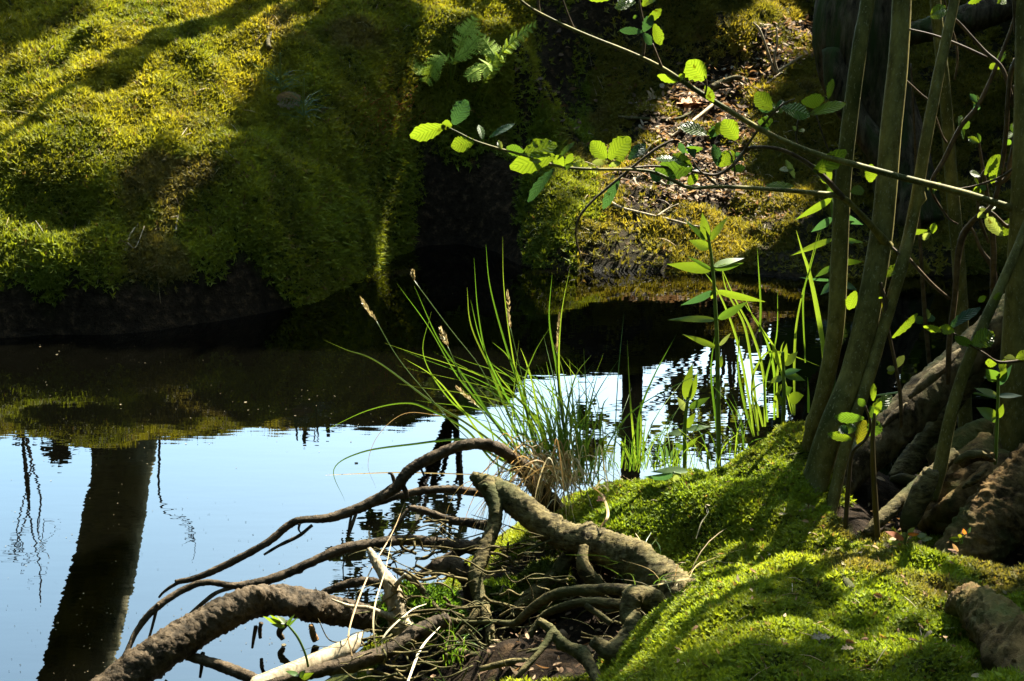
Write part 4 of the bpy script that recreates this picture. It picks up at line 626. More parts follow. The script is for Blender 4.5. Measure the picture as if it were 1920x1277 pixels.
herb('parsley_herb', 'single bright green divided leaf on a bent stalk before the thickest log', 'plant', [(578, 1250, 2.52, 5), (572, 1225, 2.52, 5), (558, 1195, 2.52, 5), (540, 1172, 2.52, 4)],
     [(530, 1168, 488, 1164, 13, 2.52), (528, 1168, 505, 1154, 11, 2.52), (534, 1170, 520, 1152, 10, 2.52, 'p'), (538, 1172, 548, 1154, 6, 2.52, 'g'), (540, 1174, 554, 1160, 5, 2.52, 'g'), (534, 1176, 508, 1170, 8, 2.52), (560, 1268, 535, 1252, 8, 2.5, 'g'), (565, 1272, 588, 1262, 12, 2.5), (562, 1270, 570, 1256, 10, 2.5, 'g')], seed=25)

# ---- grasses
def tuft(name, label, cat, rows, width, cols, loc, group=None, extra=None, part='blades', fold=.3):
    """blades through photo points: rows of [(px,py,Y), ...] base first; each traced blade is a part of its own"""
    t = thing(name, label, cat, loc, group); rg = np.random.default_rng(len(rows))
    for r in rows:
        mb = MB(); w_ = width
        if isinstance(r, tuple): w_, r = r
        blade(mb, [P(*a) for a in r], w_, np.array(cols[rg.integers(len(cols))]) * rg.uniform(.8, 1.2), 7, .04, fold, rg.uniform(-.6, .6)); mb.build('blade', M['grass'], t)
    if extra: extra(t, rg)
    return t
GC = [(.072, .13, .014), (.046, .10, .012), (.10, .15, .02)]
def q(zx, zy, Y=3.2): return (600 + zx * .4308, 450 + zy * .4305, Y)
sed_rows = [[q(900, 1025), q(876, 960), q(780, 900), q(640, 800), q(480, 700), q(250, 530, 3.25), q(120, 480, 3.22), q(15, 435, 3.2)],
    [q(960, 1010), q(860, 900), q(720, 740), q(590, 580), q(470, 375, 3.3), q(335, 190, 3.3)], [q(975, 1040), q(900, 860), q(850, 820), q(740, 560), q(690, 330), q(670, 80)],
    [q(1000, 1040), q(930, 860), q(880, 680), q(800, 430), q(740, 200), q(722, 20)], [q(1010, 1040), q(950, 850), q(880, 700), q(830, 450), q(800, 200), q(795, -15)],
    [q(1090, 1050), q(1060, 800), q(1030, 560), q(998, 350), q(1010, 150)], [q(1090, 1060), q(1060, 800), q(1040, 560), q(1050, 330), q(1088, 120)],
    [q(1000, 1040), q(930, 860), q(890, 640), q(930, 500), q(1005, 372)], [q(1080, 1050), q(1070, 800), q(1110, 600), q(1182, 500)], [q(1120, 1060), q(1130, 840), q(1210, 660), q(1300, 520)],
    [q(900, 1030), q(760, 970), q(640, 830), q(480, 740), q(370, 710), q(200, 745), q(0, 840)], [q(990, 1040), q(920, 850), q(880, 640), q(820, 510), q(750, 445)],
    [q(960, 1020), q(850, 830), q(760, 600), q(660, 380), q(640, 205)], [q(980, 1040), q(900, 850), q(790, 640), q(700, 440), q(655, 260)], [q(940, 1010), q(800, 850), q(660, 640), q(520, 440), q(410, 200)],
    [q(1010, 1045), q(960, 830), q(930, 650), q(900, 540), q(872, 470)], [q(1030, 1050), q(1000, 850), q(960, 680), q(905, 580)], [q(1050, 1050), q(1040, 850), q(1020, 700), q(985, 530)], [q(1060, 1055), q(1090, 850), q(1100, 700), q(1085, 520)],
    [q(940, 1030), q(820, 900), q(700, 800), q(560, 690), q(450, 500), q(485, 310)], [q(1140, 1060), q(1160, 850), q(1180, 700), q(1215, 560)], [q(900, 1030), q(740, 900), q(620, 740), q(500, 600), q(365, 515)], [q(1100, 1060), q(1120, 900), q(1105, 760), q(1060, 620)], [q(1005, 1045), q(985, 900), q(950, 800), q(800, 620), q(760, 560)], [q(880, 1000), q(760, 940), q(640, 870), q(400, 890), q(180, 925), q(60, 1000), q(110, 1140)], [q(1130, 1060), q(1150, 940), q(1200, 800), q(1215, 700)]]
def seed_heads(t, rg):
    for a, b, wd, stem in [((180, 258), (246, 355), 22, [(246, 355), (330, 500), (440, 640), (640, 860), (900, 1030)]), ((527, 390), (556, 465), 34, [(556, 465), (640, 640), (800, 850), (950, 1030)]), ((816, 228), (828, 385), 20, [(828, 385), (870, 560), (940, 850), (1010, 1040)]),
                           ((1042, 325), (1030, 490), 16, [(1030, 490), (1040, 700), (1070, 900), (1090, 1050)]), ((404, 142), (410, 178), 22, [(410, 178), (560, 380), (700, 560), (800, 760), (970, 1030)]), ((600, 645), (680, 720), 26, [(680, 720), (760, 800), (900, 1000)])]:
        mb = MB(); pts = [P(*q(*s)) for s in stem]; tube(mb, pts, [.0011] * len(pts), sides=5, n=5, col=(.06, .10, .02)); mb.build('stalk', M['grass'], t)
        A = P(*q(*a)); B = P(*q(*b)); mb = MB(); n = 46; ax = unit(A - B)
        for k in range(n):
            f = (k + .5) / n; w0 = wd * .4308 / 2 / F * 3.4 * math.sin(math.pi * min(1, f * .85 + .12)) ** .6
            r_ = unit(np.cross(ax, rg.normal(0, 1, 3))); p0 = B + (A - B) * f; p1 = p0 + r_ * w0 + ax * .006
            leaf(mb, p0 + r_ * w0 * .1, p1 + ax * .003, .0032, np.array([(.30, .24, .12), (.14, .11, .05), (.38, .32, .18)][rg.integers(3)]), 'lance', rg.uniform(-1, 1), .1, 4, .2, 0)
        mb.build('seed_head', M['straw'], t)
def sed_fill(t, rg):
    mb = MB()
    for k in range(120):                              # short green shoots of the tussock
        a = rg.uniform(0, 6.28); r0 = rg.uniform(0, .10); b = P(1050 + rg.normal(0, 40), 908 + rg.normal(0, 8), 3.2 + rg.normal(0, .03))
        h = rg.uniform(.10, .36); o = np.array([rg.normal(-.25, .45), rg.normal(0, .35), 0]) * h
        blade(mb, [b, b + o * .3 + [0, 0, h * .6], b + o + [0, 0, h * rg.uniform(.75, 1)]], rg.uniform(.002, .0042), np.array(GC[rg.integers(3)]) * rg.uniform(.7, 1.2), 5, .05, .3, rg.uniform(-.7, .7))
    tag(mb.build('short_blades', M['grass'], t), kind='stuff')
    mb = MB(); ST = [(.46, .36, .17), (.34, .23, .10), (.52, .44, .26), (.36, .22, .09)]
    for k in range(120):                             # last year's straw falling over the roots and the water
        b = P(1045 + rg.normal(0, 34), 908 + rg.normal(0, 12), 3.10 + rg.normal(0, .03)); L = rg.uniform(.05, .24); a = rg.normal(3.3, 1.3)
        dx, dy = math.cos(a) * L, math.sin(a) * L * .5; h = rg.uniform(.01, .09)
        e = b + [dx, dy, -rg.uniform(.02, .22)]; e[2] = max(e[2], .01 + max(0, float(hz(e[0], e[1]))))
        blade(mb, [b, b + [dx * .35, dy * .35, h], b + [dx * .75, dy * .75, h * .5 - .03], e], rg.uniform(.0015, .0042), np.array(ST[rg.integers(4)]) * rg.uniform(.45, 1.0), 5, .15, .2, rg.uniform(-1, 1))
    tag(mb.build('dead_straw', M['straw'], t), kind='stuff')
tuft('sedge_tussock', 'large sedge tussock with long arching blades and brown seed heads, straw at its foot', 'grass tussock', [(.0058, r) for r in sed_rows], .006, GC, P(1045, 915, 3.3), None, lambda t, rg: (seed_heads(t, rg), sed_fill(t, rg)))
def z5(zx, zy, Y=3.3): return (1160 + zx * .4227, 360 + zy * .4229, Y)
G2 = 'grass clumps at the edge of the moss'
tuft('grass_clump', 'grass clump with tall straight blades right of the tallest herb', 'grass', [[z5(600, 1085), z5(575, 900), z5(520, 640), z5(440, 440), z5(360, 330)], [z5(620, 1060), z5(600, 860), z5(560, 600), z5(480, 440), z5(455, 320)], [z5(650, 1040), z5(640, 800), z5(590, 620), z5(520, 480), z5(440, 300)], [z5(660, 1020), z5(650, 850), z5(700, 640), z5(705, 435)], [z5(690, 1010), z5(690, 800), z5(640, 620), z5(545, 480)],
     [z5(620, 1080), z5(590, 860), z5(640, 730), z5(720, 710), z5(900, 775)], [z5(780, 990), z5(780, 720), z5(800, 520), z5(885, 180)], [z5(770, 985), z5(740, 860), z5(690, 690), z5(600, 560), z5(545, 430)], [z5(775, 985), z5(755, 900), z5(715, 780), z5(680, 680)], [z5(842, 980), z5(842, 900), z5(838, 820)], [z5(640, 1040), z5(620, 960), z5(590, 890), z5(630, 850), z5(700, 835)], [z5(705, 1000), z5(700, 850), z5(720, 700), z5(735, 660)], [z5(625, 620), z5(630, 500), z5(615, 250)], [z5(600, 1085), z5(560, 950), z5(530, 780), z5(535, 640)], [z5(450, 1180), z5(430, 1000), z5(410, 800), z5(425, 640)]], .0065, GC, P(1430, 815, 3.3), G2)
tuft('grass_clump', 'grass clump with two diverging blades in front of the reflected trunk', 'grass', [[z5(75, 1200), z5(65, 1080), z5(50, 900), z5(38, 655)], [z5(85, 1200), z5(90, 1000), z5(150, 830), z5(258, 628)], [z5(105, 1200), z5(110, 1100), z5(122, 1000)], [z5(60, 1205), z5(20, 1120), z5(0, 1100)], [z5(90, 1195), z5(100, 1060), z5(95, 930)], [z5(10, 1225), z5(25, 1130), z5(30, 1080)], [z5(70, 1200), z5(60, 1130), z5(75, 1050)]], .006, GC, P(1195, 868, 3.3), G2)
tuft('grass_clump', 'low bluish grass clump at the foot of the half high herb', 'grass', [[z5(200, 1200), z5(190, 1150), z5(180, 1120)], [z5(215, 1205), z5(215, 1150), z5(195, 1105)], [z5(230, 1205), z5(235, 1160), z5(250, 1130)], [z5(245, 1205), z5(255, 1170), z5(262, 1140)], [z5(205, 1205), z5(170, 1170), z5(160, 1155)]], .007, [(.05, .10, .04)], P(1252, 868, 3.3), G2)
tuft('reed_blade', 'single bent reed blade leaning left in front of the dark water by the stems', 'grass', [(.012, [(1548, 700, 3.2), (1542, 640, 3.2), (1530, 570, 3.2), (1517, 510, 3.2), (1504, 470, 3.2), (1493, 432, 3.2)]), (.004, [(1510, 680, 3.2), (1506, 560, 3.2), (1520, 500, 3.2), (1540, 430, 3.2)])], .008, GC, P(1548, 720, 3.2))
tuft('reed_blade', 'flat reed blade lying level behind the stems at the right', 'grass', [(.006, [(1640, 742, 3.3), (1690, 735, 3.3), (1735, 731, 3.3)]), (.006, [(1822, 736, 3.3), (1850, 742, 3.3), (1884, 752, 3.3)])], .006, GC, P(1640, 742, 3.3))
def thin(t, rg, cx, cy, Y, n, hh, sx, cols, wd=.0022, bend=.5, name='thin_blades', mat='grass'):
    mb = MB()
    for k in range(n):
        b = P(cx + rg.normal(0, sx), cy + rg.normal(0, 6), Y + rg.normal(0, .02)); b[2] = float(hz(b[0], b[1])) - .005
        h = rg.uniform(.4, 1) * hh; o = np.array([rg.normal(0, bend), rg.normal(-.1, bend), 0]) * h
        blade(mb, [b, b + o * .3 + [0, 0, h * .6], b + o + [0, 0, h * rg.uniform(.5, .95)]], wd * rg.uniform(.6, 1.3), np.array(cols[rg.integers(len(cols))]) * rg.uniform(.7, 1.2), 5, .1, .25, rg.uniform(-.8, .8))
    tag(mb.build(name, M[mat], t), kind='stuff')
STC = [(.40, .32, .17), (.30, .2, .09), (.48, .42, .27)]
t = thing('grass_clump', 'thin wispy grass clump growing above the thick root with pale straw around it', 'grass', surf(1210, 1010), G2); rg = np.random.default_rng(5)
thin(t, rg, 1205, 1005, 2.72, 34, .16, 14, [(.045, .085, .018), (.07, .11, .03)], .002); thin(t, rg, 1235, 1030, 2.68, 40, .13, 26, STC, .0018, 1.3, 'dead_straw', 'straw')
t = thing('grass_clump', 'small dark grass clump among the roots at the bottom centre', 'grass', surf(860, 1240), G2)
thin(t, rg, 850, 1225, 2.64, 30, .12, 12, GC, .0026, .6); thin(t, rg, 845, 1277, 2.5, 26, .1, 12, GC, .0026, .6)
t = thing('grass_fringe', 'fringe of short fresh grass along the water edge of the moss', 'grass', P(1200, 872, 3.2)); mb = MB()
for k in range(95):
    px = rg.uniform(1110, 1400); y = 880 - max(0, px - 1340) * .55; b = P(px, y + rg.uniform(-4, 6), 3.16 + rg.uniform(-.03, .1)); h = rg.uniform(.02, .11) * (1 if rg.random() < .7 else 1.6); o = np.array([rg.normal(0, .5), rg.normal(0, .4), 0]) * h
    blade(mb, [b, b + o * .3 + [0, 0, h * .6], b + o + [0, 0, h]], rg.uniform(.0015, .0035), np.array(GC[rg.integers(3)]) * rg.uniform(.8, 1.3), 4, .05, .3, rg.uniform(-.7, .7))
tag(mb.build('blades', M['grass'], t), kind='stuff')
# loose straws
for k, (lab, w_, r) in enumerate([('straight brown straw lying out level over the blue water', .003, [(900, 890, 3.2), (760, 886, 3.15), (680, 888, 3.12), (609, 891, 3.1)]), ('long pale straw bent over the side of the thickest log', .0032, [(660, 1230, 2.55), (655, 1180, 2.6), (690, 1080, 2.75), (735, 1000, 2.9), (760, 940, 3.0)]),
    ('pale straw curving down before the bleached stump', .0035, [(716, 1225, 2.55), (722, 1190, 2.57), (770, 1145, 2.62), (800, 1132, 2.66)]), ('upright pale straw in front of the bleached stump', .0035, [(708, 1225, 2.55), (700, 1180, 2.58), (704, 1130, 2.64), (722, 1070, 2.75), (735, 1010, 2.9)]), ('hair thin looping blade over the water left of the sedge', .0014, [(830, 780, 3.2), (760, 775, 3.2), (710, 815, 3.18), (690, 870, 3.16), (705, 915, 3.15)]),
    ('broad pale straw lying across the roots at the bottom', .005, [(765, 1277, 2.45), (790, 1215, 2.52), (825, 1175, 2.58)]), ('orange straw lying aslant behind the hanging root', .004, [(880, 1160, 2.75), (845, 1130, 2.8), (815, 1090, 2.85)]), ('pale curled straw hanging over the moss above the thick root', .006, [(1125, 990, 2.8), (1140, 965, 2.82), (1130, 930, 2.9), (1110, 912, 2.98)]), ('thin pale straw across the moss beside the ring root', .003, [(1215, 1100, 2.55), (1270, 1088, 2.5), (1315, 1078, 2.45), (1318, 1060, 2.45)]),
    ('fine curling straw standing on the moss slope', .0022, [(1305, 1010, 2.55), (1315, 980, 2.57), (1328, 960, 2.6), (1322, 945, 2.62)])]):
    mb = MB(); blade(mb, [P(*a) for a in r], w_, STC[k % 3], 8, .2, .2); tag(mb.build('straw', M['straw'], loc=P(*r[0])), lab, 'straw', 'loose straws')
# ================================================================== FERNS, TWIGS, LITTER ON THE FAR BANK
def frond(mb, path, wid, col, npin=14, rg=None):
    c = spline(np.array(path), 8); m = len(c); T = np.gradient(c, axis=0)
    L = np.r_[0, np.cumsum(np.linalg.norm(np.diff(c, axis=0), axis=1))]; tot = L[-1]
    tube(mb, path, [.0016] * len(path), sides=5, n=5, col=np.array(col) * .7)
    for k in range(npin):
        f = .28 + .72 * (k + .5) / npin; i = min(m - 1, int(np.searchsorted(L, f * tot))); t = unit(T[i]); s = unit(np.cross(t, [0, -.5, .85])); w_ = wid * math.sin(math.pi * min(1, (1 - (f - .28) / .72) * .85 + .1)) ** .8
        for sg in (-1, 1):
            b = c[i]; e = b + (s * sg * .9 + t * .45) * w_ + np.array([0, 0, -.12 * w_]); ax = e - b
            for j in range(5):                         # lobes of the pinna
                g = (j + .3) / 5; p0 = b + ax * g; lw = w_ * .34 * (1 - g * .65)
                for s2 in (-1, 1): leaf(mb, p0, p0 + t * s2 * lw + ax * .12, lw * .62, np.array(col) * rg.uniform(.85, 1.15), 'ov', 0, .05, 4, .1, 0, np.array([0, -.5, .85]))
            leaf(mb, b, e, w_ * .16, np.array(col), 'lance', 0, .05, 6, .05, 0, np.array([0, -.5, .85]))
def fern(name, label, rows, Y, seed):
    t = thing(name, label, 'fern', P(rows[0][0][0], rows[0][0][1], Y), 'ferns in the sun over the dark hollow'); rg = np.random.default_rng(seed)
    for r in rows:
        mb = MB(); frond(mb, [P(a, b, Y + (c if len(x) > 2 else 0)) for x in r for a, b, c in [(x + (0,))[:3]]], r[0][3] if len(r[0]) > 3 else .055, (.20, .28, .03), 11, rg); mb.build('frond', M['moss'], t)
fern('fern', 'fern with bright fronds spreading to the right in front of the black hollow', [[(905, 195, 0), (930, 122, .02), (945, 95, 0), (970, 70, -.02), (1005, 44, -.05)], [(892, 190, 0), (920, 125, 0), (900, 130, -.03), (875, 145, -.05)], [(890, 185, 0), (925, 115, .02), (918, 90, .05), (905, 72, .06)]], 6.35, 1)
fern('fern', 'fern with fronds against the mossy edge, left of the hollow', [[(845, 160, 0), (850, 115, 0), (875, 95, 0), (900, 65, .03)], [(800, 165, 0), (810, 140, 0), (790, 125, 0), (770, 108, 0)], [(846, 155, 0), (840, 110, 0), (820, 112, -.03), (800, 150, -.05)], [(848, 150, 0), (868, 70, .05), (880, 50, .08), (890, 34, .1)], [(770, 140, 0), (760, 115, 0), (745, 98, 0), (728, 92, 0)]], 6.4, 2)
def ground_twig(label, row, wd, mat='bleached', cat='twig', lift=.012, name='twig', group='twigs lying on the far bank', subs=()):
    t = thing(name, label, cat, surf(*row[0]), group); mb = MB(); pts = [surf(*a) + [0, 0, lift] for a in row]; n = len(pts)
    tube(mb, pts, [wd * (1 - .6 * k / (n - 1)) for k in range(n)], sides=7, n=7, rough=.15, freq=.5, ragged=.5); mb.build('wood', M[mat], t)
    for q_ in subs:
        mb = MB(); pts = [surf(*a) + [0, 0, lift + .01] for a in q_]; tube(mb, pts, [wd * .6 * (1 - .5 * k / (len(pts) - 1)) for k in range(len(pts))], sides=6, n=5); mb.build('side_twig', M[mat], t)
ground_twig('long curved pale twig with a fork, lying just above the far waterline', [(1135, 384), (1165, 398), (1210, 410), (1260, 422), (1310, 431), (1350, 428)], .0075, subs=[[(1232, 416), (1250, 405), (1272, 394)]])
ground_twig('thick grey branch lying in the leaf litter under the old trunk', [(1335, 172), (1355, 160), (1385, 152), (1415, 165)], .02, 'root')
ground_twig('grey twig half in shade left of the dead leaf litter', [(1160, 226), (1200, 231), (1260, 230), (1300, 216), (1345, 190)], .009, 'root')
ground_twig('crooked twig running down from the litter to the moss', [(1340, 200), (1290, 240), (1260, 262), (1225, 275), (1205, 300)], .008, 'bleached')
ground_twig('white forked twig bits on the bare soil of the far bank', [(1180, 350), (1205, 335), (1240, 315)], .008, subs=[[(1188, 345), (1196, 362)]])
ground_twig('short pale twig beside the white forked twig', [(1235, 348), (1255, 355), (1290, 348)], .006)
ground_twig('thin twig pointing up the slope on the bare soil', [(1285, 365), (1290, 345)], .007)
ground_twig('brown twig near the top of the litter strip', [(1400, 190), (1440, 160), (1465, 140)], .006, 'bleached')
ground_twig('grey twig lying on the moss at the left edge of the picture', [(-10, 218), (35, 220), (75, 230)], .010, 'root')
ground_twig('crossed pale needle twigs on the lower left moss', [(235, 480), (245, 450), (262, 425)], .004, subs=[[(240, 470), (255, 478), (272, 440)]])
ground_twig('pale twig standing out of the moss left of centre', [(330, 445), (332, 425), (336, 405)], .004, subs=[[(333, 418), (320, 420)]])
ground_twig('small grey twig on the moss near the shadow edge', [(305, 312), (315, 302), (322, 294)], .008, 'root')
ground_twig('weathered grey stick end standing on the sunlit moss', [(505, 105), (503, 90), (510, 76)], .012, 'root', lift=.03)
ground_twig('fine pale twig on the shaded moss', [(415, 283), (432, 298), (450, 315)], .003)
ground_twig('two pale needles beside the sunlit moss edge', [(332, 275), (350, 262), (362, 258)], .003, subs=[[(340, 270), (352, 256)]])
ground_twig('hooked grey twig at the upper left corner', [(15, 0), (20, 15), (18, 30)], .008, 'root')
def far_rod(label, pp): stem_tree('dry_rod', label, pp, 'bleached', 'twig', 'dry rods standing in the litter', 6, .1)
far_rod('dry rod bending over at the top of the litter strip', [(1452, 136, 7.0, 5), (1442, 105, 7.0, 5), (1425, 58, 7.0, 5), (1412, 42, 7.0, 3)])
far_rod('upright dry rod beside the bending rod', [(1458, 134, 7.0, 5), (1452, 110, 7.0, 5), (1457, 80, 7.0, 4), (1456, 52, 7.0, 3)])
far_rod('dry rod leaning right beside the bending rod', [(1455, 136, 7.0, 6), (1480, 120, 7.0, 5), (1505, 104, 7.0, 4)])
# leaf litter (uncountable) and a few big dead leaves
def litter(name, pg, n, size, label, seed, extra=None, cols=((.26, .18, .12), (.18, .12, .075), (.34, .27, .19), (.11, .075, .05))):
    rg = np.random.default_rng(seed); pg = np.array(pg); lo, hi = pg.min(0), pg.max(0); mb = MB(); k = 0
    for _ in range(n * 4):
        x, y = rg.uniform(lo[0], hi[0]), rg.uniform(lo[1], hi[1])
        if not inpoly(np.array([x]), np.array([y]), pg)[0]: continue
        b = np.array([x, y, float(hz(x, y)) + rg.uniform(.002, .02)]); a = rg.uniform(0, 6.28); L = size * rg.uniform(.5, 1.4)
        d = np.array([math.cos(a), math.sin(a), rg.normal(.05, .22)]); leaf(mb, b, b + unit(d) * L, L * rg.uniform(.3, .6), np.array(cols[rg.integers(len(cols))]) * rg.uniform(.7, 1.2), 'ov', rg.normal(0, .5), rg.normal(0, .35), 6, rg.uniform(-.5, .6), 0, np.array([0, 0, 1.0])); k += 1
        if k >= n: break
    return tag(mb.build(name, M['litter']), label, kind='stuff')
litter('leaf_litter', path_pg, 2300, .028, 'brown leaf litter up the gap in the far bank', 1)
litter('leaf_litter', path2_pg, 900, .018, 'scattered dead bits on the bare far bank', 2)
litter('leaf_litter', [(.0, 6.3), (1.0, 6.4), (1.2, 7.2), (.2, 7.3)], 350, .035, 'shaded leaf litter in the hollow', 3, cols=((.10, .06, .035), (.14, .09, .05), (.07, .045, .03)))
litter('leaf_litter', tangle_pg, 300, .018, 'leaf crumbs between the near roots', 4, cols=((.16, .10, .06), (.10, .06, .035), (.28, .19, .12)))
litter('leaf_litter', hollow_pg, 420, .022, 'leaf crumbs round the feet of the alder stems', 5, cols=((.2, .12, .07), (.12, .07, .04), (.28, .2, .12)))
litter('leaf_litter', world_poly([(1180, 1000), (1400, 900), (1600, 1010), (1900, 1070), (1900, 1270), (1250, 1270), (1300, 1080)]), 130, .012, 'small dead leaf bits on the near moss', 6, cols=((.24, .15, .08), (.30, .24, .15), (.14, .08, .04)))
def dead_leaf(label, px, py, L, a, col, tilt=.2):
    b = surf(px, py) + [0, 0, .02]; mb = MB(); d = np.array([math.cos(a), math.sin(a), .15]); leaf(mb, b, b + unit(d) * L, L * .62, col, 'oak', tilt, .25, 16, .3, .03, np.array([0, -.4, .9]))
    tag(mb.build('dead_leaf', M['litter'], loc=b), label, 'leaf', 'single dead leaves')
dead_leaf('big curled orange brown leaf lit at the lower end of the litter strip', 1268, 205, .17, .4, (.42, .22, .12))
dead_leaf('pale dead oak leaf lying in half shade left of the orange leaf', 1215, 195, .16, .9, (.22, .16, .09), -.2)
dead_leaf('brown dead leaf standing against the grey branch', 1400, 120, .12, 1.9, (.30, .16, .08), .6)
dead_leaf('small reddish dead leaf on the moss above the thick root', 1118, 962, .045, .5, (.30, .13, .08))
dead_leaf('small grey dead leaf low on the shaded front moss', 1520, 1222, .03, .3, (.16, .14, .10))
dead_leaf('tiny pale dead leaf on the front moss below the grey one', 1575, 1246, .02, .3, (.18, .14, .09))
# cones, stones, pine seedling, red capsules
def pine_seedling(label, px, py, h, seed):
    b = surf(px, py); t = thing('pine_seedling', label, 'seedling', b, 'pine seedlings on the left bank'); rg = np.random.default_rng(seed); mb = MB()
    tube(mb, [b, b + [0, 0, h * .6], b + [.004, 0, h]], [.0035, .005, .003], sides=7, col=(.10, .12, .02)); mb.build('shoot', M['grass'], t); mb = MB()
    for k in range(46):
        a = rg.uniform(0, 6.28); z = rg.uniform(.0, .45) * h; L = rg.uniform(.05, .12); o = np.array([math.cos(a), math.sin(a), rg.uniform(-.1, .7)]) * L; p0 = b + [0, 0, z]
        blade(mb, [p0, p0 + o * .5 + [0, 0, .012], p0 + o], .0016, (.05, .10, .06), 4, .3, .3)
    mb.build('needles', M['grass'], t)
pine_seedling('pine seedling with bluish needles and an upright bud on the shaded moss', 571, 232, .17, 1)
pine_seedling('second pine seedling just up the slope from the first', 527, 180, .16, 2)
mb = MB(); b = surf(540, 202)
for k in range(70):
    f = k / 70; a = k * 2.4; r_ = .03 * math.sin(math.pi * (f * .8 + .15)); p0 = b + [(f - .5) * .08, math.cos(a) * r_ * .7, .02 + math.sin(a) * r_ * .7]; leaf(mb, p0, p0 + [.012, math.cos(a) * .02, math.sin(a) * .02], .018, (.2, .15, .1), 'ov', 0, .1, 4, .2, 0)
tag(mb.build('pine_cone', M['litter'], loc=b), 'old grey pine cone lying between the pine seedlings', 'cone')
rg = np.random.default_rng(8); mb = MB()
for k in range(260):
    px, py = rg.normal(725, 26), rg.normal(225, 30); b = surf(px, py); h = rg.uniform(.015, .045); o = np.array([rg.normal(.3, .4), rg.normal(-.4, .3), rg.uniform(.5, 1)]); e = b + unit(o) * h
    tube(mb, [b, (b + e) / 2 + [0, 0, .003], e], [.0006, .0005, .0011], sides=4, n=2, col=np.array((.30, .08, .015)) * rg.uniform(.7, 1.3))
tag(mb.build('moss_capsules', M['straw']), 'orange spore stalks on the sunny edge of the moss bank', kind='stuff')
def moss_clump(label, px, py, Y, rad, n, size, pal, sq=.6, seed=0):
    rg = np.random.default_rng(seed + n); c = P(px, py, Y); mb = MB(); u = rg.normal(0, 1, (n, 3)); u /= np.linalg.norm(u, axis=1)[:, None]; u[:, 2] = np.abs(u[:, 2])
    lum = 1 + .25 * fbm(u[:, 0] * 3, u[:, 1] * 3, u[:, 2] * 3, seed=seed); p = c + u * np.array([rad, rad * .7, rad * sq]) * lum[:, None]
    sprigs(mb, p, u, np.full(n, size) * rg.uniform(.7, 1.3, n), np.array(pal) * rg.uniform(.7, 1.2, (n, 1)), 7, (15, 60), .3, .4, rg)
    V = []; k = 14
    for i in range(k):
        for j in range(k): a, b_ = i / k * 6.283, j / (k - 1) * 1.57; V.append(c + np.array([math.cos(a) * math.cos(b_) * rad * .93, math.sin(a) * math.cos(b_) * rad * .65, math.sin(b_) * rad * sq * .93]))
    mb.add(V, [(i * k + j, ((i + 1) % k) * k + j, ((i + 1) % k) * k + j + 1, i * k + j + 1) for i in range(k) for j in range(k - 1)], None, np.array(pal) * .5)
    tag(mb.build('moss_cushion', M['moss'], smooth=False, loc=c), label, 'moss', 'moss cushions among the near roots')
moss_clump('bright moss cushion between the bleached stump and the hanging root', 790, 1180, 2.78, .085, 1500, .012, (.06, .12, .01), 1.0, 1)
moss_clump('low moss cushion in the sun right of the hanging root', 952, 1125, 2.86, .06, 900, .011, (.08, .13, .012), .55, 2)
moss_clump('olive moss cushion at the foot of the grey cracked root', 1025, 1105, 2.84, .05, 800, .011, (.06, .08, .012), 1.0, 3)
moss_clump('low sunny moss cushion below the hanging root', 1000, 1128, 2.82, .05, 500, .011, (.075, .11, .012), .5, 4)
# bits floating on the water
rg = np.random.default_rng(9); mb = MB()
for k in range(2200):
    px = rg.uniform(-50, 1900); py = rg.uniform(545, 1277); p = PW(px, py, .0015)
    if pond_sd([p[0]], [p[1]])[0] > -.03 or fbm([p[0] * 1.6], [p[1] * 2.4], seed=71)[0] < rg.uniform(-.25, .35): continue
    r_ = rg.uniform(.0006, .0018) * (2.2 if rg.random() < .05 else 1) * (3.2 if k % 61 == 0 else 1); a = rg.uniform(0, 6.28) + np.arange(5) * 1.2566
    mb.add(p + np.c_[np.cos(a) * r_ * rg.uniform(.5, 1.4), np.sin(a) * r_, np.zeros(5)], None, [(0, 1, 2), (0, 2, 3), (0, 3, 4)], np.array((.17, .14, .09)) * rg.uniform(.3, 1.1))
tag(mb.build('floating_specks', M['litter']), 'pollen and crumbs floating on the pond', kind='stuff')
# pine needles and straw bits caught in the moss (uncountable)
def needles(label, n, box, L, seed, wd):
    rg = np.random.default_rng(seed); mb = MB(); k = 0
    while k < n:
        x, y = rg.uniform(box[0], box[1]), rg.uniform(box[2], box[3])
        if moss_amount(np.array([x]), np.array([y]))[0] < .5: continue
        a = rg.uniform(0, 6.28); l = L * rg.uniform(.4, 1.5); o = np.array([math.cos(a), math.sin(a), 0]) * l; b = np.array([x, y, float(hz(x, y)) + wd * 4]); e = b + o; e[2] = float(hz(e[0], e[1])) + wd * 4 + max(0, rg.normal(0, .2 * l)); m_ = (b + e) / 2 + [0, 0, wd * 2 + rg.uniform(0, .1) * l]
        tube(mb, [b, m_, e], [wd, wd, wd * .5], sides=4, n=2, col=np.array([(.30, .22, .12), (.16, .10, .05), (.40, .34, .22)][rg.integers(3)]) * rg.uniform(.5, 1.1)); k += 1
    tag(mb.build('needle_litter', M['straw']), label, kind='stuff')
needles('dead needles lying in the moss of the left bank', 320, (-2.3, .0, 5.0, 7.2), .055, 1, .0011); needles('dead needles lying in the moss of the right bank', 160, (.1, 1.4, 5.7, 7.2), .055, 2, .0012); needles('dead needles and bits in the near moss', 380, (.1, 1.3, 1.7, 3.2), .03, 3, .0006)
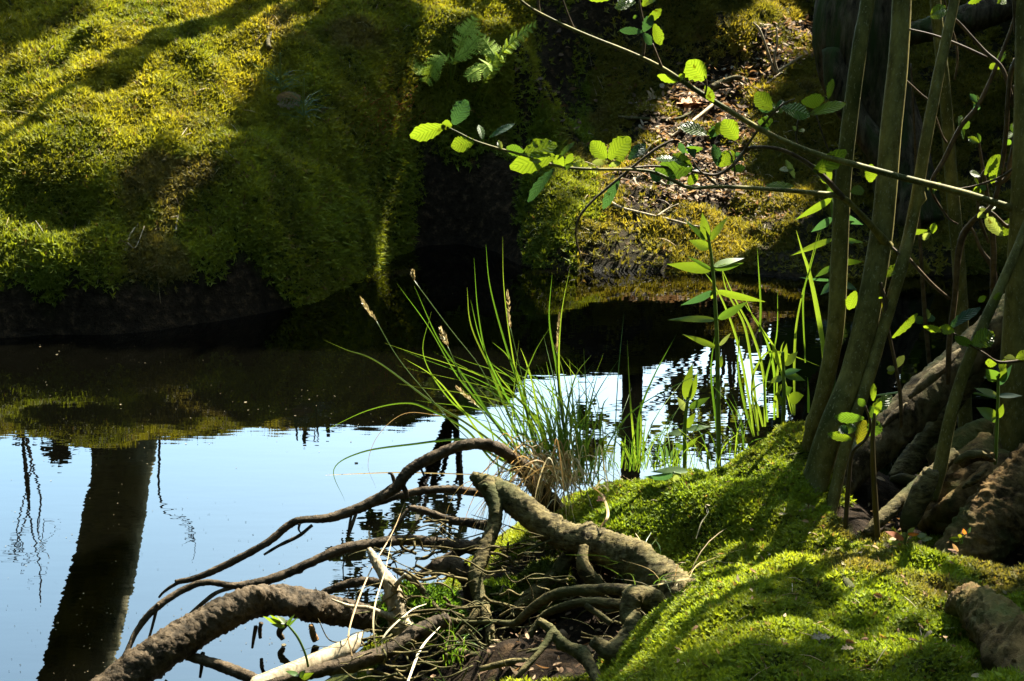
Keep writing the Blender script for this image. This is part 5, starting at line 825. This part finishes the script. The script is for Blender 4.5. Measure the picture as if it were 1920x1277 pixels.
# ================================================================== TREES ROUND THE POND (unseen crowns added and shaped to dapple the banks)
# sunny patches of ground as outlined on the photo; crowns leave the way of the sun to them open
lit_px = [[(-400, 60), (-100, 60), (0, 110), (150, 60), (180, -20), (640, -20), (590, 60), (480, 150), (440, 230), (440, 300), (365, 345), (300, 312), (150, 265), (40, 300), (-60, 330), (-400, 340)],
          [(-400, 400), (0, 385), (140, 372), (215, 410), (195, 432), (60, 445), (-400, 448)], [(215, 470), (330, 425), (345, 465), (230, 510)], [(300, 300), (350, 300), (380, 360), (350, 380)],
          [(770, -20), (980, -20), (985, 35), (880, 42), (780, 30)], [(655, 186), (795, 172), (780, 222), (705, 238), (658, 228)], [(925, 215), (1000, 235), (1010, 300), (930, 290)],
          [(880, 60), (1010, 40), (1010, 75), (920, 110)], [(1150, 290), (1230, 240), (1230, 180), (1330, 120), (1390, 90), (1400, 60), (1400, -20), (1480, -20), (1490, 30), (1530, 20), (1530, 130), (1440, 150), (1430, 300), (1300, 310)],
          [(1085, 975), (1110, 900), (1340, 880), (1440, 822), (1490, 790), (1500, 805), (1450, 860), (1390, 905), (1300, 965), (1180, 995)], [(1210, 1010), (1390, 925), (1470, 930), (1480, 960), (1370, 1035), (1250, 1050)], [(1470, 1000), (1600, 1005), (1700, 1045), (1770, 1100), (1760, 1130), (1640, 1100), (1500, 1065), (1430, 1115), (1375, 1105)],
          [(1270, 1065), (1370, 1015), (1440, 1025), (1350, 1115), (1235, 1150)], [(1855, 1065), (1925, 1055), (1925, 1110), (1860, 1110)], [(1180, 1140), (1240, 1115), (1300, 1110), (1250, 1190), (1160, 1280), (1090, 1280)], [(1700, 1130), (1790, 1115), (1790, 1160), (1730, 1185)], [(1550, 1115), (1640, 1100), (1700, 1150), (1600, 1165)], [(1320, 1200), (1400, 1165), (1430, 1200), (1350, 1260)], [(1640, 1200), (1700, 1190), (1720, 1240), (1660, 1260)], [(1470, 1150), (1530, 1165), (1510, 1220), (1450, 1230)], [(1240, 1165), (1330, 1120), (1420, 1125), (1330, 1190), (1230, 1240)], [(1600, 1180), (1640, 1175), (1640, 1200), (1600, 1210)], [(1440, 960), (1490, 950), (1500, 985), (1450, 1000)]]
def land(p):                                          # slide points along the sun rays to the level z = .45
    p = np.asarray(p, float); t = (p[..., 2] - .45) / SUN[2]; return p[..., :2] - SUN[:2] * t[..., None]
lit_plan = [land(np.array([surf(a, b) for a, b in pg])) for pg in lit_px]
open_plan = [land(np.array([(.06, 5.72, .0), (1.2, 5.72, .0), (1.22, 6.05, .12), (1.02, 6.5, .25), (.9, 6.65, .3), (.4, 6.65, .3), (.16, 6.35, .25), (.05, 6.1, .15)]))] + [land(np.array([(a, b, .1) for a, b in pg])) for pg in [[(-4, -1), (-.25, -1), (-.16, 1.9), (-.02, 2.35), (.0, 2.7), (-.12, 3.0), (.4, 3.6), (.4, 4.9), (-4, 5.0)]]]   # over the open water: the sun on stems, leaves and roots
def disc(p, r): c = land(p); a = np.linspace(0, 6.28, 9)[:-1]; return [(c[0] + r * math.cos(k), c[1] + r * math.sin(k)) for k in a]
sun_pts = [(975, 66, 6.35, .12), (945, 92, 6.35, .10), (922, 125, 6.35, .07), (1740, 440, 3, .05), (1880, 425, 3, .08), (1855, 310, 3, .06), (1700, 655, 2.95, .05), (1760, 618, 2.78, .05), (1845, 630, 2.77, .06), (1905, 670, 2.76, .05), (1868, 690, 2.78, .06),
    (1720, 735, 3.1, .08), (1800, 660, 3.15, .08), (1870, 590, 3.2, .08), (1640, 820, 3.05, .08), (1725, 905, 3.12, .08), (1640, 965, 2.9, .06), (1835, 855, 2.8, .09), (1660, 965, 2.75, .06), (1600, 800, 2.72, .08), (1660, 760, 2.72, .05), (1700, 1010, 2.6, .06), (1850, 1120, 2.1, .05), (1470, 690, 3.2, .08), (1340, 560, 3.2, .1), (1340, 460, 3.2, .1)]
open_plan += [disc(P(a, b, c), r) for a, b, c, r in sun_pts]
open_plan += [disc(PM(a, b, 9), .14) for a, b in [(1290, 730), (1330, 760), (1300, 815), (1370, 745), (1360, 830), (1250, 845), (1110, 800)]]
open_plan += [disc(P(a + 12, b, c), .02) for a, b, c in [(1540, 760, 3.0), (1570, 600, 3.0), (1580, 450, 3.0), (1590, 300, 3.0), (1610, 150, 3.0), (1560, 820, 2.93), (1610, 680, 2.95), (1645, 540, 2.98), (1670, 400, 3), (1685, 250, 3), (1700, 100, 3), (1650, 640, 2.95), (1690, 520, 2.97), (1725, 380, 3), (1750, 230, 3), (1775, 90, 3), (1815, 600, 3.4), (1805, 450, 3.4), (1790, 300, 3.4), (1850, 610, 2.8), (1890, 520, 2.8)]]
def sunny(p, e=.05):
    s = _sunny(p)
    for d in ((e, 0, 0), (-e, 0, 0), (0, 0, e), (0, 0, -e), (0, e, 0), (0, -e, 0)): s |= _sunny(p + np.array(d))
    return s
def _sunny(p):                                        # does the light past p come down on a sunny patch
    c = land(p) + RNG.normal(0, .012, (len(p), 2)); s = np.zeros(len(p), bool)
    for pg in lit_plan + open_plan: s |= inpoly(c[:, 0], c[:, 1], pg)
    return s
def in_view(p, m=60, right=1400):                     # in the picture, or mirrored into it where the photo mirrors open sky
    a, b = project(p); d = (a > -m) & (a < 1920 + m) & (b > -m) & (b < 1277 + m) & (p[:, 1] > .3)
    q_ = p.copy(); q_[:, 2] *= -1; a, b = project(q_); return d | ((a > -m) & (a < right) & (b > 0) & (b < 1277 + m) & (p[:, 1] > .3))
def leaf_cloud(mb, p, size, col, rng):
    n = len(p); a = rng.normal(0, 1, (n, 3)); a[:, 2] -= .2; a /= np.linalg.norm(a, axis=1)[:, None]; b = np.cross(a, rng.normal(0, 1, (n, 3))); b /= np.linalg.norm(b, axis=1)[:, None]
    s = (size * rng.uniform(.7, 1.3, n))[:, None]; V = np.stack([p, p + a * s * .5 + b * s * .36, p + a * s, p + a * s * .5 - b * s * .36], 1)
    mb.add(V.reshape(-1, 3), np.arange(n * 4).reshape(-1, 4), None, np.repeat(np.array(col) * rng.uniform(.7, 1.3, (n, 1)), 4, 0))
M['shade_crown'] = leaf_mat('crown_leaf', .3, .6, 0, (1.1, 1.1, .6), .2)
rng = np.random.default_rng(77)
trees = [('leaning pale trunked tree behind the left bank, mirrored in the blue water', [PM(246, 800, 8.5) + [0, 0, -.4], PM(228, 880, 8.3), PM(209, 1000, 7.85), PM(186, 1100, 7.45), PM(134, 1277, 6.9), PM(60, 1500, 6.4), PM(-40, 1800, 6.0)], [.22, .172, .166, .166, .165, .15, .12]),
         ('slender tree behind the bank whose shadow falls across the left moss', [(.73, 9, 1.0), (.73, 9, 3), (.70, 9, 5), (.75, 9.1, 8)], [.065, .055, .055, .04]),
         ('stout added tree behind the upright stems, carrying shade leaves', [(4.0, 9.6, 1.0), (3.95, 9.6, 3), (3.95, 9.6, 6), (3.9, 9.6, 9)], [.17, .135, .13, .1]),
         ('added unseen shade tree at the far right of the far bank', [(5.3, 7.0, 1.0), (5.2, 7.0, 4), (5.2, 7.1, 8)], [.22, .18, .1]), ('added unseen shade tree beside the right end of the channel', [(3.6, 3.4, .3), (3.5, 3.4, 3.5), (3.6, 3.5, 7)], [.2, .16, .1]),
         ('added shade tree on the near bank behind the viewer to the right', [(2.6, -1.6, .6), (2.5, -1.6, 4), (2.4, -1.5, 7)], [.2, .17, .1]), ('added shade tree on the near bank behind the viewer to the left', [(-1.6, -3.2, .6), (-1.6, -3.2, 4), (-1.5, -3.1, 7)], [.2, .17, .1]), ('added shade tree standing beyond the left edge of the pond', [(-5.6, 6.2, 1.0), (-5.6, 6.2, 4), (-5.5, 6.2, 7)], [.2, .17, .1])]  # trees out of view added to carry the shading crowns
# leaf positions: an unseen roof of foliage added for shade, thick everywhere the photo is in shade
n = 260000; p = np.stack([rng.uniform(-8, 10, n), rng.uniform(-7, 14, n), rng.uniform(3.6, 8.2, n)], -1)
cl = fbm(p[:, 0] * 1.1, p[:, 1] * 1.1, p[:, 2] * 1.1, 2, 61); p = p[cl > -.28]
n = 90000; pr = np.stack([rng.uniform(.2, 7, n), rng.uniform(3, 10.5, n), rng.uniform(2.2, 4.5, n)], -1); g = np.stack([rng.uniform(-2.7, 2.7, 70000), rng.uniform(1.5, 8.0, 70000)], -1); tt = rng.uniform(4.4, 8, 70000)
p = np.vstack([p, pr, np.c_[g + SUN[:2] * tt[:, None], hz(g[:, 0], g[:, 1]) + SUN[2] * tt]])
p = p[~in_view(p)]; p = p[~sunny(p)]
feet = np.array([t[1][-1] for t in trees]); own = np.argmin(((p[:, None, :2] - feet[None, :, :2]) ** 2).sum(-1), 1)
for k, (lab, path, rad) in enumerate(trees):
    t = thing('tree', lab, 'tree', path[0], 'trees round the pond'); mb = MB(); tube(mb, path, rad, sides=22, n=10, rough=.09, freq=.5, ridge=.08, seed=k); mb.build('trunk', M['old'], t)
    pk = p[own == k]
    if k == 0: t.children[0].data.materials[0] = M['pale']
    if not len(pk): continue
    mb = MB(); top = np.array(path[-1]); ok = 0
    for c in pk[rng.permutation(len(pk))[:60]]:
        mid = (top * .5 + c * .5) + [0, 0, .3]; seg = spline(np.array([top, mid, c]), 8)
        if in_view(seg).any() or sunny(seg).mean() > .12: continue
        tube(mb, [top, mid, c], [rad[-1] * .45, rad[-1] * .25, .008], sides=6, n=5); ok += 1
        if ok > 12: break
    if ok: mb.build('limbs', M['old'], t)
    mb = MB(); leaf_cloud(mb, pk - .03, .10, (.045, .075, .015), rng); mb.build('shade_crown', M['shade_crown'], t)  # unseen leaves shaped to shade the ground and leave sunny gaps
# dark wood mirrored at the right, added elsewhere to cut sky light (uncountable)
n = 90000; az = rng.uniform(R(11), R(342), n); r_ = rng.uniform(9, 15, n); z = rng.uniform(.2, 9, n) ** 1.0
w_ = np.stack([np.sin(az) * r_, np.cos(az) * r_ + 1, z], -1); w_ = w_[~in_view(w_, right=1340)]; w_ = w_[~sunny(w_, .2)]
mb = MB(); leaf_cloud(mb, w_, .34, (.03, .05, .012), rng); tag(mb.build('shade_woodland', M['shade_crown']), 'dark wood mirrored at right, added all round to block sky light', kind='stuff')
# foliage and bare twigs that the water mirrors
def mirrored_bush(name, label, cat, blobs, foot, n, size, col, mat='shade_crown', twigs=()):
    t = thing(name, label, cat, foot, 'bushes behind the bank'); mb = MB(); top = None
    for px, py, Y, r in blobs:
        c = PM(px, py, Y); q_ = rng.normal(0, 1, (n, 3)); q_ /= np.linalg.norm(q_, axis=1)[:, None]; q_ = c + q_ * r * rng.uniform(.2, 1, (n, 1)) * [1, 1, .8]; leaf_cloud(mb, q_, size, col, rng)
    mb.build('foliage', M[mat], t); mb = MB()
    for px, py, Y, r in blobs: c = PM(px, py, Y); tube(mb, [foot, (np.array(foot) + c) / 2 + [.05, 0, .1], c], [.02, .012, .004], sides=5)
    mb.build('branches', M['twig'], t)
mirrored_bush('birch_bush', 'sunlit birch bush behind the far bank, mirrored right of centre in the water', 'bush', [(1290, 730, 9, .16), (1330, 760, 9, .16), (1270, 775, 9, .1), (1300, 815, 9, .2), (1370, 745, 9, .14), (1360, 830, 9, .2), (1250, 845, 9, .16), (1180, 800, 9, .07), (1100, 790, 9, .13), (1110, 840, 9, .09), (1400, 800, 9, .2)], (1.25, 9, 1.1), 70, .075, (.13, .16, .02), 'moss')
mirrored_bush('overhanging_bush', 'leafy spray over the pond, mirrored between the near branches', 'bush', [(655, 1045, 7, .07), (650, 1100, 7, .08), (760, 965, 7, .10), (700, 985, 7, .05), (680, 1130, 7, .07), (840, 1000, 7, .1), (830, 950, 7, .08)], PM(850, 760, 7.6), 40, .07, (.07, .10, .02))
mirrored_bush('dark_bush', 'low dark bush on the crest of the left bank, mirrored at the left edge', 'bush', [(20, 790, 8, .14), (90, 800, 8, .13), (150, 815, 8, .1), (110, 850, 8, .05), (-60, 800, 8, .2), (190, 830, 8, .06)], (-2.6, 8, 1.1), 110, .06, (.03, .045, .012))
def bare_bush(label, px0, py0, px1, py1, Y, n, seed):
    rg = np.random.default_rng(seed); f0 = PM(px0, py0, Y); t = thing('bare_bush', label, 'bush', f0, 'bare bushes mirrored in the water'); mb = MB()
    for k in range(n):
        e = PM(px1 + rg.normal(0, 45), py1 + rg.normal(0, 60), Y); m1 = f0 * .6 + e * .4 + rg.normal(0, .06, 3); m2 = f0 * .25 + e * .75 + rg.normal(0, .07, 3)
        tube(mb, [f0, m1, m2, e], [.008, .006, .004, .002], sides=5, n=5)
        for j in range(3): b = m2 * (1 - j / 3) + e * j / 3; tube(mb, [b, b + rg.normal(0, .06, 3), b + rg.normal(0, .13, 3)], [.003, .0025, .0015], sides=4, n=4)
    mb.build('twigs', M['twig'], t)
bare_bush('bare twiggy bush mirrored at the left edge of the blue water', 40, 800, 60, 1080, 8.2, 4, 1)
bare_bush('bare sapling mirrored beside the reflected leaning trunk', 300, 800, 335, 1050, 8.2, 1, 2)
def dead_spike(label, px, py, Y, seed):
    rg = np.random.default_rng(seed); a = PM(px, 770, Y); b = PM(px, py, Y); t = thing('dead_spike', label, 'twig', a, 'dead spikes on the bank crest'); mb = MB(); tube(mb, [a, (a + b) / 2, b], [.014, .012, .008], sides=6)
    for k in range(4): c = a + (b - a) * rg.uniform(.3, .8); tube(mb, [c, c + [rg.normal(0, .07), 0, .02], c + [rg.normal(0, .14), 0, -.01]], [.005, .004, .002], sides=4)
    mb.build('twigs', M['twig'], t)
dead_spike('dead spiky twig mirrored at the edge of the sky, left of two', 571, 836, 7.2, 1); dead_spike('dead spiky twig mirrored at the edge of the sky, right of two', 615, 820, 7.2, 2)
